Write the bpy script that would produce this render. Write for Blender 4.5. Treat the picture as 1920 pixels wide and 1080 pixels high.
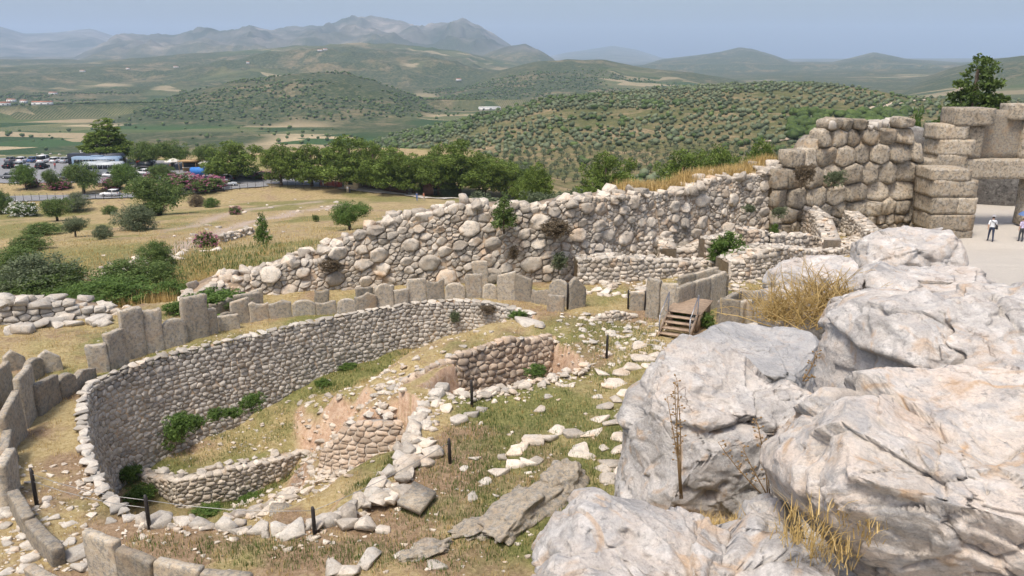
import bpy, bmesh, math, random
import numpy as np
from mathutils import Vector, Matrix

for _o in list(bpy.data.objects): bpy.data.objects.remove(_o)
SC = bpy.context.scene
COL = SC.collection

# ------------------------------------------------------------------ camera, sky, sun, exposure
F_PX, PITCH, CAM_Z = 1507.0, math.radians(15.6), 11.5
cam_d = bpy.data.cameras.new('camera'); cam_d.sensor_width = 36.0; cam_d.lens = F_PX/1920*36
cam_d.clip_start = 0.1; cam_d.clip_end = 60000
cam = bpy.data.objects.new('camera', cam_d); COL.objects.link(cam)
cam.location = (0, 0, CAM_Z); cam.rotation_euler = (math.radians(90)-PITCH, 0, 0)
SC.camera = cam

SUN_DIR = Vector((-0.24, -0.36, 0.90)).normalized()      # towards the sun
W = bpy.data.worlds.new('World'); SC.world = W; W.use_nodes = True
wn = W.node_tree; wn.nodes.clear()
sky = wn.nodes.new('ShaderNodeTexSky'); sky.sky_type = 'NISHITA'; sky.sun_disc = False
sky.sun_elevation = math.asin(SUN_DIR.z); sky.sun_rotation = math.atan2(SUN_DIR.x, SUN_DIR.y)
sky.altitude = 250; sky.air_density = 1.0; sky.dust_density = 5.5; sky.ozone_density = 1.2
bg = wn.nodes.new('ShaderNodeBackground'); bg.inputs['Strength'].default_value = 0.15
wo = wn.nodes.new('ShaderNodeOutputWorld')
wn.links.new(sky.outputs[0], bg.inputs[0]); wn.links.new(bg.outputs[0], wo.inputs[0])

sun_d = bpy.data.lights.new('sun', 'SUN'); sun_d.energy = 2.6; sun_d.angle = math.radians(12); sun_d.color = (1.0, 0.94, 0.85)
sun = bpy.data.objects.new('sun', sun_d); COL.objects.link(sun); sun.location = (-60, -20, 120)
sun.rotation_euler = (-SUN_DIR).to_track_quat('-Z', 'Y').to_euler()

SC.view_settings.view_transform = 'Standard'; SC.view_settings.look = 'None'
SC.view_settings.gamma = 1.0; SC.view_settings.exposure = 0.44; SC.view_settings.use_curve_mapping = False
SC.cycles.use_denoising = True
SC.cycles.max_bounces = 5; SC.cycles.diffuse_bounces = 3; SC.cycles.glossy_bounces = 2
SC.cycles.transmission_bounces = 3; SC.cycles.volume_bounces = 1; SC.cycles.transparent_max_bounces = 6
SC.cycles.sample_clamp_indirect = 4.0

# ------------------------------------------------------------------ picture <-> place
CP, SP = math.cos(PITCH), math.sin(PITCH)
def ray(px, py):
    a = (px-960)/F_PX; b = (540-py)/F_PX
    return Vector((a, CP+b*SP, -SP+b*CP))
def gz(px, py, z=0.0):
    d = ray(px, py); t = (z-CAM_Z)/d.z
    return Vector((d.x*t, d.y*t, z))
def gy(px, py, Y):
    d = ray(px, py); t = Y/d.y
    return Vector((d.x*t, Y, CAM_Z+d.z*t))
def proj(x, y, z):
    dep = y*CP-(z-CAM_Z)*SP
    return 960+F_PX*x/dep, 540-F_PX*((z-CAM_Z)*CP+y*SP)/dep

# ------------------------------------------------------------------ noise (numpy)
def _h(i, j, k, s):
    n = (i*374761393+j*668265263+k*1274126177+s*974711) & 0xFFFFFFFF
    n = ((n ^ (n >> 13))*1274126177) & 0xFFFFFFFF
    n = ((n ^ (n >> 16))*2246822519) & 0xFFFFFFFF
    return ((n ^ (n >> 15)) & 0xFFFFFF)/float(0xFFFFFF)
def vn3(x, y, z, s=0):
    x = np.asarray(x, float); y = np.asarray(y, float); z = np.asarray(z, float)+np.zeros_like(x)
    i = np.floor(x).astype(np.int64); j = np.floor(y).astype(np.int64); k = np.floor(z).astype(np.int64)
    u = x-i; v = y-j; w = z-k
    u = u*u*u*(u*(u*6-15)+10); v = v*v*v*(v*(v*6-15)+10); w = w*w*w*(w*(w*6-15)+10)
    r = 0
    for a in (0, 1):
        for b in (0, 1):
            for c in (0, 1):
                r = r+_h(i+a, j+b, k+c, s)*(u if a else 1-u)*(v if b else 1-v)*(w if c else 1-w)
    return r*2-1
def fbm(x, y, z=0.0, oct=4, s=0, gain=.5, lac=2.03):
    t = 0; a = 1.0
    for o in range(oct):
        t = t+a*vn3(np.asarray(x)*lac**o+o*17.3, np.asarray(y)*lac**o-o*9.1, np.asarray(z)*lac**o+o*4.7, s+o)
        a *= gain
    return t
def worley_facets(x, y, z, s=0, n=1):
    """broken-rock relief: each cell is a tilted facet; also returns distance to the facet border"""
    i0, j0, k0 = np.floor(x).astype(np.int64), np.floor(y).astype(np.int64), np.floor(z).astype(np.int64)
    d1 = np.full(x.shape, 9.0); d2 = d1.copy(); h = np.zeros(x.shape)
    for a in (-1, 0, 1):
        for b in (-1, 0, 1):
            for c in (-1, 0, 1):
                i, j, k = i0+a, j0+b, k0+c
                fx, fy, fz = i+_h(i, j, k, s), j+_h(i, j, k, s+11), k+_h(i, j, k, s+23)
                ex, ey, ez = x-fx, y-fy, z-fz; d = ex*ex+ey*ey+ez*ez
                v = (_h(i, j, k, s+31)*2-1)*ex+(_h(i, j, k, s+37)*2-1)*ey+(_h(i, j, k, s+41)*2-1)*ez+(_h(i, j, k, s+43)-.5)*.35
                m = d < d1; d2 = np.where(m, d1, np.minimum(d2, d)); h = np.where(m, v, h); d1 = np.where(m, d, d1)
    return h, np.sqrt(d2)-np.sqrt(d1)
def ridged(x, y, z=0.0, oct=4, s=0, gain=.5):
    t = 0; a = 1.0
    for o in range(oct):
        t = t+a*(1-2*np.abs(vn3(np.asarray(x)*2.1**o+o*7.3, np.asarray(y)*2.1**o+o*3.1, np.asarray(z)*2.1**o, s+o)))
        a *= gain
    return t
def sstep(a, b, x):
    t = np.clip((np.asarray(x, float)-a)/(b-a), 0, 1); return t*t*(3-2*t)
def in_poly(x, y, poly):
    x = np.asarray(x, float); y = np.asarray(y, float); c = np.zeros(x.shape, bool)
    n = len(poly)
    for i in range(n):
        x1, y1 = poly[i][0], poly[i][1]; x2, y2 = poly[(i+1) % n][0], poly[(i+1) % n][1]
        if y1 == y2: continue
        c ^= ((y1 > y) != (y2 > y)) & (x < (x2-x1)*(y-y1)/(y2-y1)+x1)
    return c
def line_dist(x, y, line, closed=False):
    x = np.asarray(x, float); y = np.asarray(y, float); d = np.full(x.shape, 1e9)
    n = len(line)
    for i in range(n if closed else n-1):
        ax, ay = line[i][0], line[i][1]; bx, by = line[(i+1) % n][0], line[(i+1) % n][1]
        L = (bx-ax)**2+(by-ay)**2+1e-12
        t = np.clip(((x-ax)*(bx-ax)+(y-ay)*(by-ay))/L, 0, 1)
        d = np.minimum(d, np.hypot(x-ax-t*(bx-ax), y-ay-t*(by-ay)))
    return d

# ------------------------------------------------------------------ objects
def tag(o, label=None, cat=None, group=None, kind=None):
    if label: o['label'] = label
    if cat: o['category'] = cat
    if group: o['group'] = group
    if kind: o['kind'] = kind
    return o
def mesh_np(name, V, Fs, tone=None, smooth=True, attrs=None, matidx=None):
    """V (n,3); Fs list of faces (any length) or int array (m,k)"""
    me = bpy.data.meshes.new(name)
    V = np.asarray(V, dtype=np.float32)
    if isinstance(Fs, np.ndarray):
        m, k = Fs.shape; loops = Fs.reshape(-1); starts = np.arange(0, m*k, k); tot = np.full(m, k)
    else:
        tot = np.array([len(f) for f in Fs]); loops = np.array([i for f in Fs for i in f]); m = len(Fs)
        starts = np.concatenate([[0], np.cumsum(tot)[:-1]]) if m else np.zeros(0)
    me.vertices.add(len(V)); me.vertices.foreach_set('co', V.reshape(-1))
    me.loops.add(len(loops)); me.loops.foreach_set('vertex_index', loops.astype(np.int32))
    me.polygons.add(m); me.polygons.foreach_set('loop_start', starts.astype(np.int32))
    try: me.polygons.foreach_set('loop_total', tot.astype(np.int32))
    except Exception: pass
    if smooth: me.polygons.foreach_set('use_smooth', np.ones(m, bool))
    if matidx is not None: me.polygons.foreach_set('material_index', np.asarray(matidx, np.int32))
    me.update(calc_edges=True)
    if tone is not None:
        a = me.attributes.new('tone', 'FLOAT', 'FACE'); a.data.foreach_set('value', np.broadcast_to(np.asarray(tone, np.float32), (m,)).copy())
    for k, v in (attrs or {}).items():
        a = me.attributes.new(k, 'FLOAT', 'POINT'); a.data.foreach_set('value', np.asarray(v, np.float32))
    me.validate()
    return me
def obj(name, me, mat=None, parent=None, loc=None, rz=0.0, **kw):
    o = bpy.data.objects.new(name, me); COL.objects.link(o)
    if mat is not None and me is not None and not me.materials:
        for m in (mat if isinstance(mat, (list, tuple)) else [mat]): me.materials.append(m)
    if parent is not None: o.parent = parent
    if loc is not None: o.location = loc
    if rz: o.rotation_euler = (0, 0, rz)
    return tag(o, **kw)
def empty(name, loc=(0, 0, 0), rz=0.0, **kw):
    o = bpy.data.objects.new(name, None); COL.objects.link(o); o.location = loc; o.rotation_euler = (0, 0, rz)
    o.empty_display_size = .3
    if kw.get('cat'): o['kind'] = 'thing'
    return tag(o, **kw)
def copy_tree(o, parent=None, loc=None, rz=None, scale=None):
    c = o.copy(); COL.objects.link(c); c.parent = parent
    if loc is not None: c.location = loc
    if rz is not None: c.rotation_euler = (0, 0, rz)
    if scale is not None: c.scale = scale if hasattr(scale, '__len__') else (scale,)*3
    for ch in list(o.children): copy_tree(ch, c)
    return c
class MB:
    """collects shapes into one mesh"""
    def __init__(s): s.V = []; s.F = []; s.T = []; s.M = []
    def add(s, V, F, tone=.5, m=0):
        b = len(s.V); s.V.extend([tuple(v) for v in V]); s.F.extend([tuple(i+b for i in f) for f in F]); s.T.extend([tone]*len(F)); s.M.extend([m]*len(F))
    def box(s, c, size, rz=0.0, tone=.5, m=0, taper=1.0, tilt=None):
        x, y, z = [q/2 for q in size]; ca, sa = math.cos(rz), math.sin(rz); P = []
        for k in (-1, 1):
            t = taper if k > 0 else 1.0
            for a, b in ((-1, -1), (1, -1), (1, 1), (-1, 1)):
                X, Y, Z = a*x*t, b*y*t, k*z
                P.append((c[0]+X*ca-Y*sa, c[1]+X*sa+Y*ca, c[2]+Z))
        s.add(P, [(3, 2, 1, 0), (4, 5, 6, 7), (0, 1, 5, 4), (1, 2, 6, 5), (2, 3, 7, 6), (3, 0, 4, 7)], tone, m)
    def tube(s, pts, radii, n=8, tone=.5, m=0, cap=True):
        pts = [Vector(p) for p in pts]; rings = []; V = []; Fc = []
        if not hasattr(radii, '__len__'): radii = [radii]*len(pts)
        for i, p in enumerate(pts):
            d = (pts[min(i+1, len(pts)-1)]-pts[max(i-1, 0)]).normalized()
            a = d.orthogonal().normalized() if i == 0 else (a-d*a.dot(d)).normalized()
            b = d.cross(a)
            for k in range(n):
                t = 2*math.pi*k/n; V.append(p+(a*math.cos(t)+b*math.sin(t))*radii[i])
        for i in range(len(pts)-1):
            for k in range(n): Fc.append((i*n+k, i*n+(k+1) % n, (i+1)*n+(k+1) % n, (i+1)*n+k))
        if cap: Fc.append(tuple(range(n-1, -1, -1))); Fc.append(tuple((len(pts)-1)*n+k for k in range(n)))
        s.add(V, Fc, tone, m)
    def prism(s, outline, axis_a, axis_b, origin, ext, depth0, depth1, tone=.5, m=0):
        """outline [(a,b)] in plane axis_a/axis_b at origin, extruded along ext"""
        A, B, O, E = Vector(axis_a), Vector(axis_b), Vector(origin), Vector(ext); n = len(outline)
        V = [O+A*a+B*b+E*depth0 for a, b in outline]+[O+A*a+B*b+E*depth1 for a, b in outline]
        s.add(V, [tuple(range(n)), tuple(range(2*n-1, n-1, -1))]+[(i, i+n, (i+1) % n+n, (i+1) % n) for i in range(n)], tone, m)
    def mesh(s, name, smooth=False):
        return mesh_np(name, np.array(s.V, float).reshape(-1, 3), s.F, tone=np.array(s.T), smooth=smooth, matidx=s.M)
    def build(s, name, mat, parent=None, smooth=False, **kw):
        return obj(name, s.mesh(name, smooth), mat, parent, **kw)

# ------------------------------------------------------------------ materials
def new_mat(name):
    m = bpy.data.materials.new(name); m.use_nodes = True; nt = m.node_tree; nt.nodes.clear()
    out = nt.nodes.new('ShaderNodeOutputMaterial'); b = nt.nodes.new('ShaderNodeBsdfPrincipled')
    nt.links.new(b.outputs[0], out.inputs[0])
    return m, nt, b
def N(nt, typ, **kw):
    n = nt.nodes.new(typ)
    for k, v in kw.items():
        if k.startswith('_'): setattr(n, k[1:], v)
        else: n.inputs[k].default_value = v
    return n
def noise(nt, scale, detail=4, rough=.55, vec=None, dist=0.0):
    n = N(nt, 'ShaderNodeTexNoise'); n.inputs['Scale'].default_value = scale; n.inputs['Detail'].default_value = detail
    n.inputs['Roughness'].default_value = rough; n.inputs['Distortion'].default_value = dist
    if vec is not None: nt.links.new(vec, n.inputs['Vector'])
    return n.outputs['Fac']
def ramp(nt, fac, stops, interp='LINEAR'):
    r = nt.nodes.new('ShaderNodeValToRGB'); r.color_ramp.interpolation = interp
    e = r.color_ramp.elements
    while len(e) > 1: e.remove(e[-1])
    for i, (p, c) in enumerate(stops):
        q = e[0] if i == 0 else e.new(p)
        q.position = p; q.color = (*c, 1) if len(c) == 3 else c
    nt.links.new(fac, r.inputs[0]); return r.outputs[0]
def g3(v): return (v, v, v)
def mix(nt, fac, a, b, mode='MIX'):
    n = nt.nodes.new('ShaderNodeMix'); n.data_type = 'RGBA'; n.blend_type = mode
    for s, v in ((n.inputs[0], fac), (n.inputs[6], a), (n.inputs[7], b)):
        if isinstance(v, (int, float)): s.default_value = v
        elif isinstance(v, tuple): s.default_value = (*v, 1)
        else: nt.links.new(v, s)
    return n.outputs[2]
def math_n(nt, op, a, b=None, clamp=False):
    n = nt.nodes.new('ShaderNodeMath'); n.operation = op; n.use_clamp = clamp
    for i, v in enumerate((a, b)):
        if v is None: continue
        if isinstance(v, (int, float)): n.inputs[i].default_value = v
        else: nt.links.new(v, n.inputs[i])
    return n.outputs[0]
def attr(nt, name): 
    a = nt.nodes.new('ShaderNodeAttribute'); a.attribute_name = name; return a.outputs['Fac']
def coords(nt, kind='Object'): return nt.nodes.new('ShaderNodeTexCoord').outputs[kind]
def pos(nt): return nt.nodes.new('ShaderNodeNewGeometry').outputs['Position']
def bump(nt, b, h, strength=.5, dist=.02):
    n = nt.nodes.new('ShaderNodeBump'); n.inputs['Strength'].default_value = strength; n.inputs['Distance'].default_value = dist
    nt.links.new(h, n.inputs['Height']); nt.links.new(n.outputs[0], b.inputs['Normal'])
def plain(name, col, rough=.6, metal=0.0, var=.12, scale=3.0, spec=.3):
    m, nt, b = new_mat(name)
    n = noise(nt, scale, 3, .6, pos(nt))
    c = mix(nt, 1.0, col, ramp(nt, n, [(.3, g3(1-var)), (.7, g3(1+var))]), 'MULTIPLY')
    nt.links.new(c, b.inputs['Base Color']); b.inputs['Roughness'].default_value = rough
    b.inputs['Metallic'].default_value = metal; b.inputs['Specular IOR Level'].default_value = spec
    return m
def stone_mat(name, light, mid, dark, stain, sc=1.0, stain_amt=.5, lichen=.5, rough=.92, bstr=.6, bdist=.03, tone_lo=.72, tone_hi=1.22, crust=.45, lich_lo=.50):
    """weathered stone: base mottling, grey lichen blotches, rusty stains; 'tone' varies from stone to stone"""
    m, nt, b = new_mat(name); P = pos(nt)
    n1 = noise(nt, 1.6*sc, 6, .62, P, .4); n2 = noise(nt, 5*sc, 5, .7, P); n3 = noise(nt, .9*sc, 5, .6, P, .8); n4 = noise(nt, 22*sc, 4, .7, P)
    base = ramp(nt, n1, [(.30, mid), (.52, light), (.75, light)])
    li = ramp(nt, n2, [(lich_lo, g3(0)), (lich_lo+.14, g3(1))])
    base = mix(nt, math_n(nt, 'MULTIPLY', li, lichen), base, dark)
    cr = ramp(nt, noise(nt, 3.1*sc, 8, .78, P, .3), [(.50, g3(0)), (.60, g3(crust))])
    base = mix(nt, cr, base, (.47, .455, .42))
    t = attr(nt, 'tone')
    st = ramp(nt, n3, [(.50, g3(0)), (.68, g3(1))])
    tt = ramp(nt, math_n(nt, 'FRACT', math_n(nt, 'MULTIPLY', t, 7.31)), [(.35, g3(.15)), (.85, g3(1))])
    base = mix(nt, math_n(nt, 'MULTIPLY', math_n(nt, 'MULTIPLY', st, tt), stain_amt), base, stain)
    base = mix(nt, 1.0, base, ramp(nt, t, [(0, g3(tone_lo)), (1, g3(tone_hi))]), 'MULTIPLY')
    base = mix(nt, 1.0, base, ramp(nt, n4, [(.3, g3(.78)), (.65, g3(1.1))]), 'MULTIPLY')
    nt.links.new(base, b.inputs['Base Color']); b.inputs['Roughness'].default_value = rough; b.inputs['Specular IOR Level'].default_value = .2
    h = math_n(nt, 'ADD', math_n(nt, 'MULTIPLY', n2, .6), math_n(nt, 'MULTIPLY', n4, .4))
    bump(nt, b, h, bstr, bdist)
    return m
M = {}
M['lime'] = stone_mat('limestone_rubble', (.60, .53, .44), (.47, .39, .30), (.27, .25, .22), (.50, .32, .18), stain_amt=.6, lichen=.55, tone_lo=.62, tone_hi=1.15)
M['cyclo'] = stone_mat('cyclopean_limestone', (.54, .475, .39), (.43, .355, .27), (.24, .225, .20), (.48, .30, .16), sc=.9, stain_amt=.6, lichen=.7, bdist=.05, tone_lo=.62, tone_hi=1.15)
M['conglo'] = stone_mat('conglomerate_block', (.45, .38, .285), (.34, .275, .195), (.15, .135, .11), (.44, .29, .15), sc=1.15, stain_amt=.5, lichen=.9, lich_lo=.47, bdist=.09, bstr=1.0, tone_lo=.65)
M['slab'] = stone_mat('shell_stone_slab', (.43, .365, .275), (.36, .30, .22), (.21, .20, .18), (.50, .34, .20), sc=1.7, lich_lo=.46, tone_lo=.62, tone_hi=1.2, stain_amt=.5, lichen=.9, bdist=.04, bstr=1.0)
M['grey'] = stone_mat('grey_walling_stone', (.52, .475, .41), (.42, .37, .30), (.25, .24, .22), (.46, .33, .21), sc=1.4, stain_amt=.35, lichen=.5, tone_lo=.6, tone_hi=1.15)
M['clay'] = stone_mat('orange_earth_and_rubble', (.49, .39, .295), (.41, .305, .215), (.27, .22, .17), (.48, .31, .19), sc=1.5, stain_amt=.5, lichen=.5, tone_lo=.65, tone_hi=1.15, crust=.4)
M['white'] = stone_mat('bleached_limestone', (.50, .455, .39), (.41, .355, .29), (.25, .235, .21), (.50, .36, .23), sc=1.2, stain_amt=.3, lichen=.55, tone_lo=.75, tone_hi=1.1)
M['core'] = plain('earth_packing', (.30, .225, .155), .95, var=.3, scale=4)
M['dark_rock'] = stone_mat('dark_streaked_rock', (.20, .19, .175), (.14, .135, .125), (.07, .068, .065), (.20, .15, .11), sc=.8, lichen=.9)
M['wood'] = plain('weathered_tread_wood', (.32, .235, .165), .8, var=.25, scale=6)
M['post'] = plain('dark_post_metal', (.05, .045, .045), .6, .3, var=.2)
M['steel'] = plain('grey_rail_steel', (.30, .30, .31), .4, .7, var=.1)
M['wire'] = plain('thin_wire', (.35, .34, .32), .5, .6)
M['asphalt'] = plain('asphalt', (.20, .20, .205), .9, var=.12, scale=.6)
M['gravel'] = plain('pale_gravel_path', (.46, .42, .365), .95, var=.10, scale=2.5)
def leaf_mat(name, c_dark, c_light, trans=.35, rough=.6):
    m, nt, b = new_mat(name)
    out = [n for n in nt.nodes if n.type == 'OUTPUT_MATERIAL'][0]
    c = ramp(nt, attr(nt, 'tone'), [(0, c_dark), (1, c_light)])
    nt.links.new(c, b.inputs['Base Color']); b.inputs['Roughness'].default_value = rough; b.inputs['Specular IOR Level'].default_value = .25
    tr = nt.nodes.new('ShaderNodeBsdfTranslucent'); nt.links.new(c, tr.inputs[0])
    ms = nt.nodes.new('ShaderNodeMixShader'); ms.inputs[0].default_value = trans
    nt.links.new(b.outputs[0], ms.inputs[1]); nt.links.new(tr.outputs[0], ms.inputs[2]); nt.links.new(ms.outputs[0], out.inputs[0])
    return m
M['pine'] = leaf_mat('pine_needles', (.075, .118, .020), (.21, .28, .055))
M['dpine'] = leaf_mat('dark_pine_needles', (.048, .080, .018), (.135, .195, .042))
M['broad'] = leaf_mat('broad_green_leaves', (.060, .100, .026), (.18, .245, .07))
M['fig'] = leaf_mat('bright_green_leaves', (.055, .105, .02), (.17, .255, .06))
M['olive'] = leaf_mat('olive_leaves', (.080, .105, .052), (.215, .25, .14))
M['pink'] = leaf_mat('pink_oleander_flowers', (.30, .07, .15), (.58, .23, .34))
M['whitef'] = leaf_mat('white_oleander_flowers', (.55, .56, .50), (.8, .8, .74))
M['straw'] = leaf_mat('dry_straw', (.40, .27, .09), (.64, .48, .22), .3)
M['green_grass'] = leaf_mat('green_grass_blades', (.06, .10, .02), (.18, .23, .07), .3)
M['brown_scrub'] = leaf_mat('withered_scrub', (.09, .07, .045), (.21, .16, .10), .2)
M['twig'] = plain('dry_stalks', (.26, .17, .08), .9)
M['bark'] = plain('bark', (.10, .075, .055), .95, var=.3, scale=8)
# ================================================================== TERRAIN
CIT = [(-60, 29.5), (-40, 32.0), (-30, 33.6), (-23.4, 35.0), (-19.4, 36.6), (-16.6, 38.6), (-12.5, 40.4), (-7.4, 42.0), (-1.7, 42.6), (3.4, 43.0), (7.0, 46.0), (12.0, 50.0), (18.5, 53.6), (23.5, 56.0), (28.6, 57.6)]
INSIDE = CIT+[(29.5, 57.8), (29.5, 78), (62, 78), (62, -8), (-60, -8)]
WALL_PX = [(1000, 590), (930, 570), (870, 563), (760, 570), (600, 600), (450, 635), (300, 668), (200, 705), (165, 728), (160, 760), (165, 820), (178, 870), (205, 925), (250, 965)]
EDGE_PX = [(330, 980), (440, 990), (540, 1000), (600, 985), (660, 955), (720, 915), (760, 860), (785, 800), (800, 760), (830, 728)]
PIT = [gz(*q)[:2] for q in WALL_PX+EDGE_PX[:-1]]+[gz(742, 724)[:2], gz(870, 655)[:2], gz(980, 618)[:2], gz(1012, 600)[:2]]
SHAFT = [gz(*q)[:2] for q in [(790, 720), (870, 662), (960, 632), (1035, 628), (1052, 640), (1100, 672), (1090, 688), (1000, 714), (900, 738), (850, 742)]]
PIT_CTRL = [(300, 840, -4.1), (258, 900, -4.3), (400, 790, -3.8), (480, 752, -3.35), (560, 722, -3.0), (450, 830, -4.0), (540, 800, -3.7), (585, 775, -3.2), (350, 880, -4.1), (420, 860, -4.0), (520, 838, -3.8),
            (360, 950, -4.9), (450, 930, -4.9), (540, 900, -4.8), (590, 880, -4.6), (400, 985, -4.7), (300, 955, -4.6), (500, 960, -4.4),
            (470, 965, -3.7), (540, 932, -3.3), (640, 886, -2.9), (700, 885, -1.9), (660, 935, -1.5), (740, 855, -1.7), (600, 965, -2.2), (690, 920, -1.3),
            (650, 757, -1.1), (700, 752, -.9), (790, 768, -.3), (640, 852, -3.3), (700, 858, -2.9), (755, 852, -2.3), (600, 845, -3.5), (610, 800, -3.0),
            (600, 702, -2.6), (680, 688, -2.45), (760, 662, -2.25), (850, 638, -2.05), (920, 612, -1.5),
            (590, 735, -2.2), (640, 733, -1.6), (720, 712, -1.0), (800, 668, -.55), (870, 643, -.3), (960, 616, -.05), (750, 730, -.7)]
PC = np.array([[*gz(a, b, z)[:2], z] for a, b, z in PIT_CTRL])
RAMP = [(-.6, -8), (0.1, 1.5), (0.95, 4.0), (1.75, 7.0), (3.5, 12.0), (6.3, 19.5), (13.4, 31), (20.3, 41), (26.8, 50.0), (29.3, 53.2)]
RAMP_POLY = RAMP+[(62, 53.2), (62, -8)]

def H_near(x, y):
    x = np.asarray(x, float); y = np.asarray(y, float)
    z = .10*fbm(x/3.2, y/3.2, 0, 3, 3)+.035*fbm(x/.55, y/.55, 0, 3, 9)-.05
    # pit of the grave circle
    ip = in_poly(x, y, PIT)
    if ip.any():
        xs, ys = x[ip], y[ip]
        d = (xs[:, None]-PC[:, 0])**2+(ys[:, None]-PC[:, 1])**2+.35
        w = d**-2.2; zz = (w*PC[:, 2]).sum(1)/w.sum(1)
        z[ip] = zz+.07*fbm(xs/.8, ys/.8, 0, 4, 21)
    ish = in_poly(x, y, SHAFT)
    if ish.any():
        dd = line_dist(x[ish], y[ish], SHAFT, True)
        z[ish] = np.minimum(z[ish], -.05-np.clip((dd+.10*fbm(x[ish]/.7, y[ish]/.7, 0, 4, 33))*5.0, 0, 2.35)+.16*fbm(x[ish]/.45, y[ish]/.45, 0, 4, 31))
    # the terrace with the ruined rooms
    z = z+.5*sstep(41, 47, y)*sstep(3, 8, x)*(1-sstep(22, 27, x))
    # the great ramp
    ir = in_poly(x, y, RAMP_POLY)
    rz = np.clip((50.5-y)*.172, 0, 8.35)
    z = np.where(ir, np.maximum(rz+.05*fbm(x/1.5, y/1.5, 0, 3, 5), z), z)
    return z

# ---- land outside the citadel: ridge layers given by skyline, crest distance and foot
def sky_pts(L):
    o = []
    for px, py in L:
        d = ray(px, py); o.append((math.atan2(d.x, d.y), d.z/math.hypot(d.x, d.y)))
    return np.array(o)
LAYERS = [   # skyline px, crest distance, foot distance, foot height, roughness, fall behind
    dict(n='olive', L=[(560, 330), (640, 290), (700, 264), (760, 247), (850, 229), (950, 204), (1040, 181), (1150, 173), (1250, 166), (1350, 159), (1450, 156), (1560, 157), (1640, 169), (1700, 181), (1800, 186), (1920, 190), (2300, 200)], r1=900, r0=330, z0=-37, a=.10, fall=.30),
    dict(n='mid', L=[(-40, 250), (80, 228), (200, 206), (300, 187), (380, 166), (450, 151), (500, 146), (570, 136), (640, 133), (700, 151), (760, 173), (820, 197), (880, 225), (940, 260)], r1=1900, r0=1330, z0=-80, a=.10, fall=.22),
    dict(n='ridge', L=[(780, 205), (860, 155), (940, 131), (1000, 116), (1060, 111), (1130, 111), (1200, 126), (1300, 136), (1400, 152), (1500, 170), (1620, 190)], r1=3100, r0=2000, z0=-70, a=.10, fall=.2),
    dict(n='right', L=[(1500, 185), (1620, 168), (1700, 156), (1780, 128), (1860, 110), (1920, 104), (2300, 90)], r1=3400, r0=1700, z0=-60, a=.10, fall=.2),
    dict(n='back', L=[(-400, 130), (0, 124), (150, 118), (300, 106), (450, 96), (560, 89), (650, 83), (750, 86), (850, 96), (920, 109), (1000, 122), (1100, 140)], r1=4700, r0=2300, z0=-75, a=.20, fall=.2),
    dict(n='backr', L=[(1000, 150), (1100, 135), (1250, 134), (1400, 132), (1550, 130), (1700, 128), (1920, 126), (2300, 124)], r1=5200, r0=2600, z0=-70, a=.07, fall=.2),
    dict(n='pink', L=[(890, 112), (920, 97), (950, 87), (985, 82), (1010, 92), (1040, 112), (1070, 135)], r1=5600, r0=4800, z0=-20, a=.10, fall=.3),
    dict(n='mount', L=[(140, 108), (220, 72), (330, 69), (370, 58), (420, 62), (470, 50), (505, 61), (560, 55), (610, 49), (650, 44), (690, 37), (740, 42), (790, 56), (830, 49), (865, 42), (900, 54), (945, 80), (985, 105), (1060, 140)], r1=9000, r0=5600, z0=0, a=.26, fall=.4),
    dict(n='farr', L=[(1180, 130), (1240, 111), (1330, 101), (1385, 91), (1410, 92), (1450, 103), (1485, 116), (1560, 116), (1600, 107), (1640, 98), (1700, 110), (1800, 117), (1920, 112), (2300, 105)], r1=7200, r0=5400, z0=0, a=.18, fall=.3),
    dict(n='blue', L=[(-500, 50), (-100, 44), (0, 49), (45, 63), (100, 61), (170, 54), (215, 68), (260, 90), (340, 110)], r1=13500, r0=9000, z0=0, a=.06, fall=.3),
    dict(n='bluer', L=[(1000, 112), (1060, 99), (1150, 86), (1190, 92), (1240, 108), (1330, 118)], r1=14500, r0=10500, z0=0, a=.05, fall=.3),
]
for l in LAYERS: l['S'] = sky_pts(l['L'])
R_N = [30, 42, 60, 80, 100, 130, 160, 185, 215, 245, 262, 300, 400, 600, 850, 2500, 6000, 20000]
Z_L = [-.4, -.5, -1.5, -4.5, -7.5, -11.5, -15, -18, -16.5, -14.6, -14.6, -21, -42, -64, -80, -80, -60, -60]
Z_R = [-1, -1.5, -3.5, -5.2, -7.5, -12, -17, -21, -25, -29, -31, -35, -38, -45, -75, -80, -60, -60]
AZ0, AZ1 = math.atan2(ray(860, 380).x, ray(860, 380).y), math.atan2(ray(1090, 380).x, ray(1090, 380).y)
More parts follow.
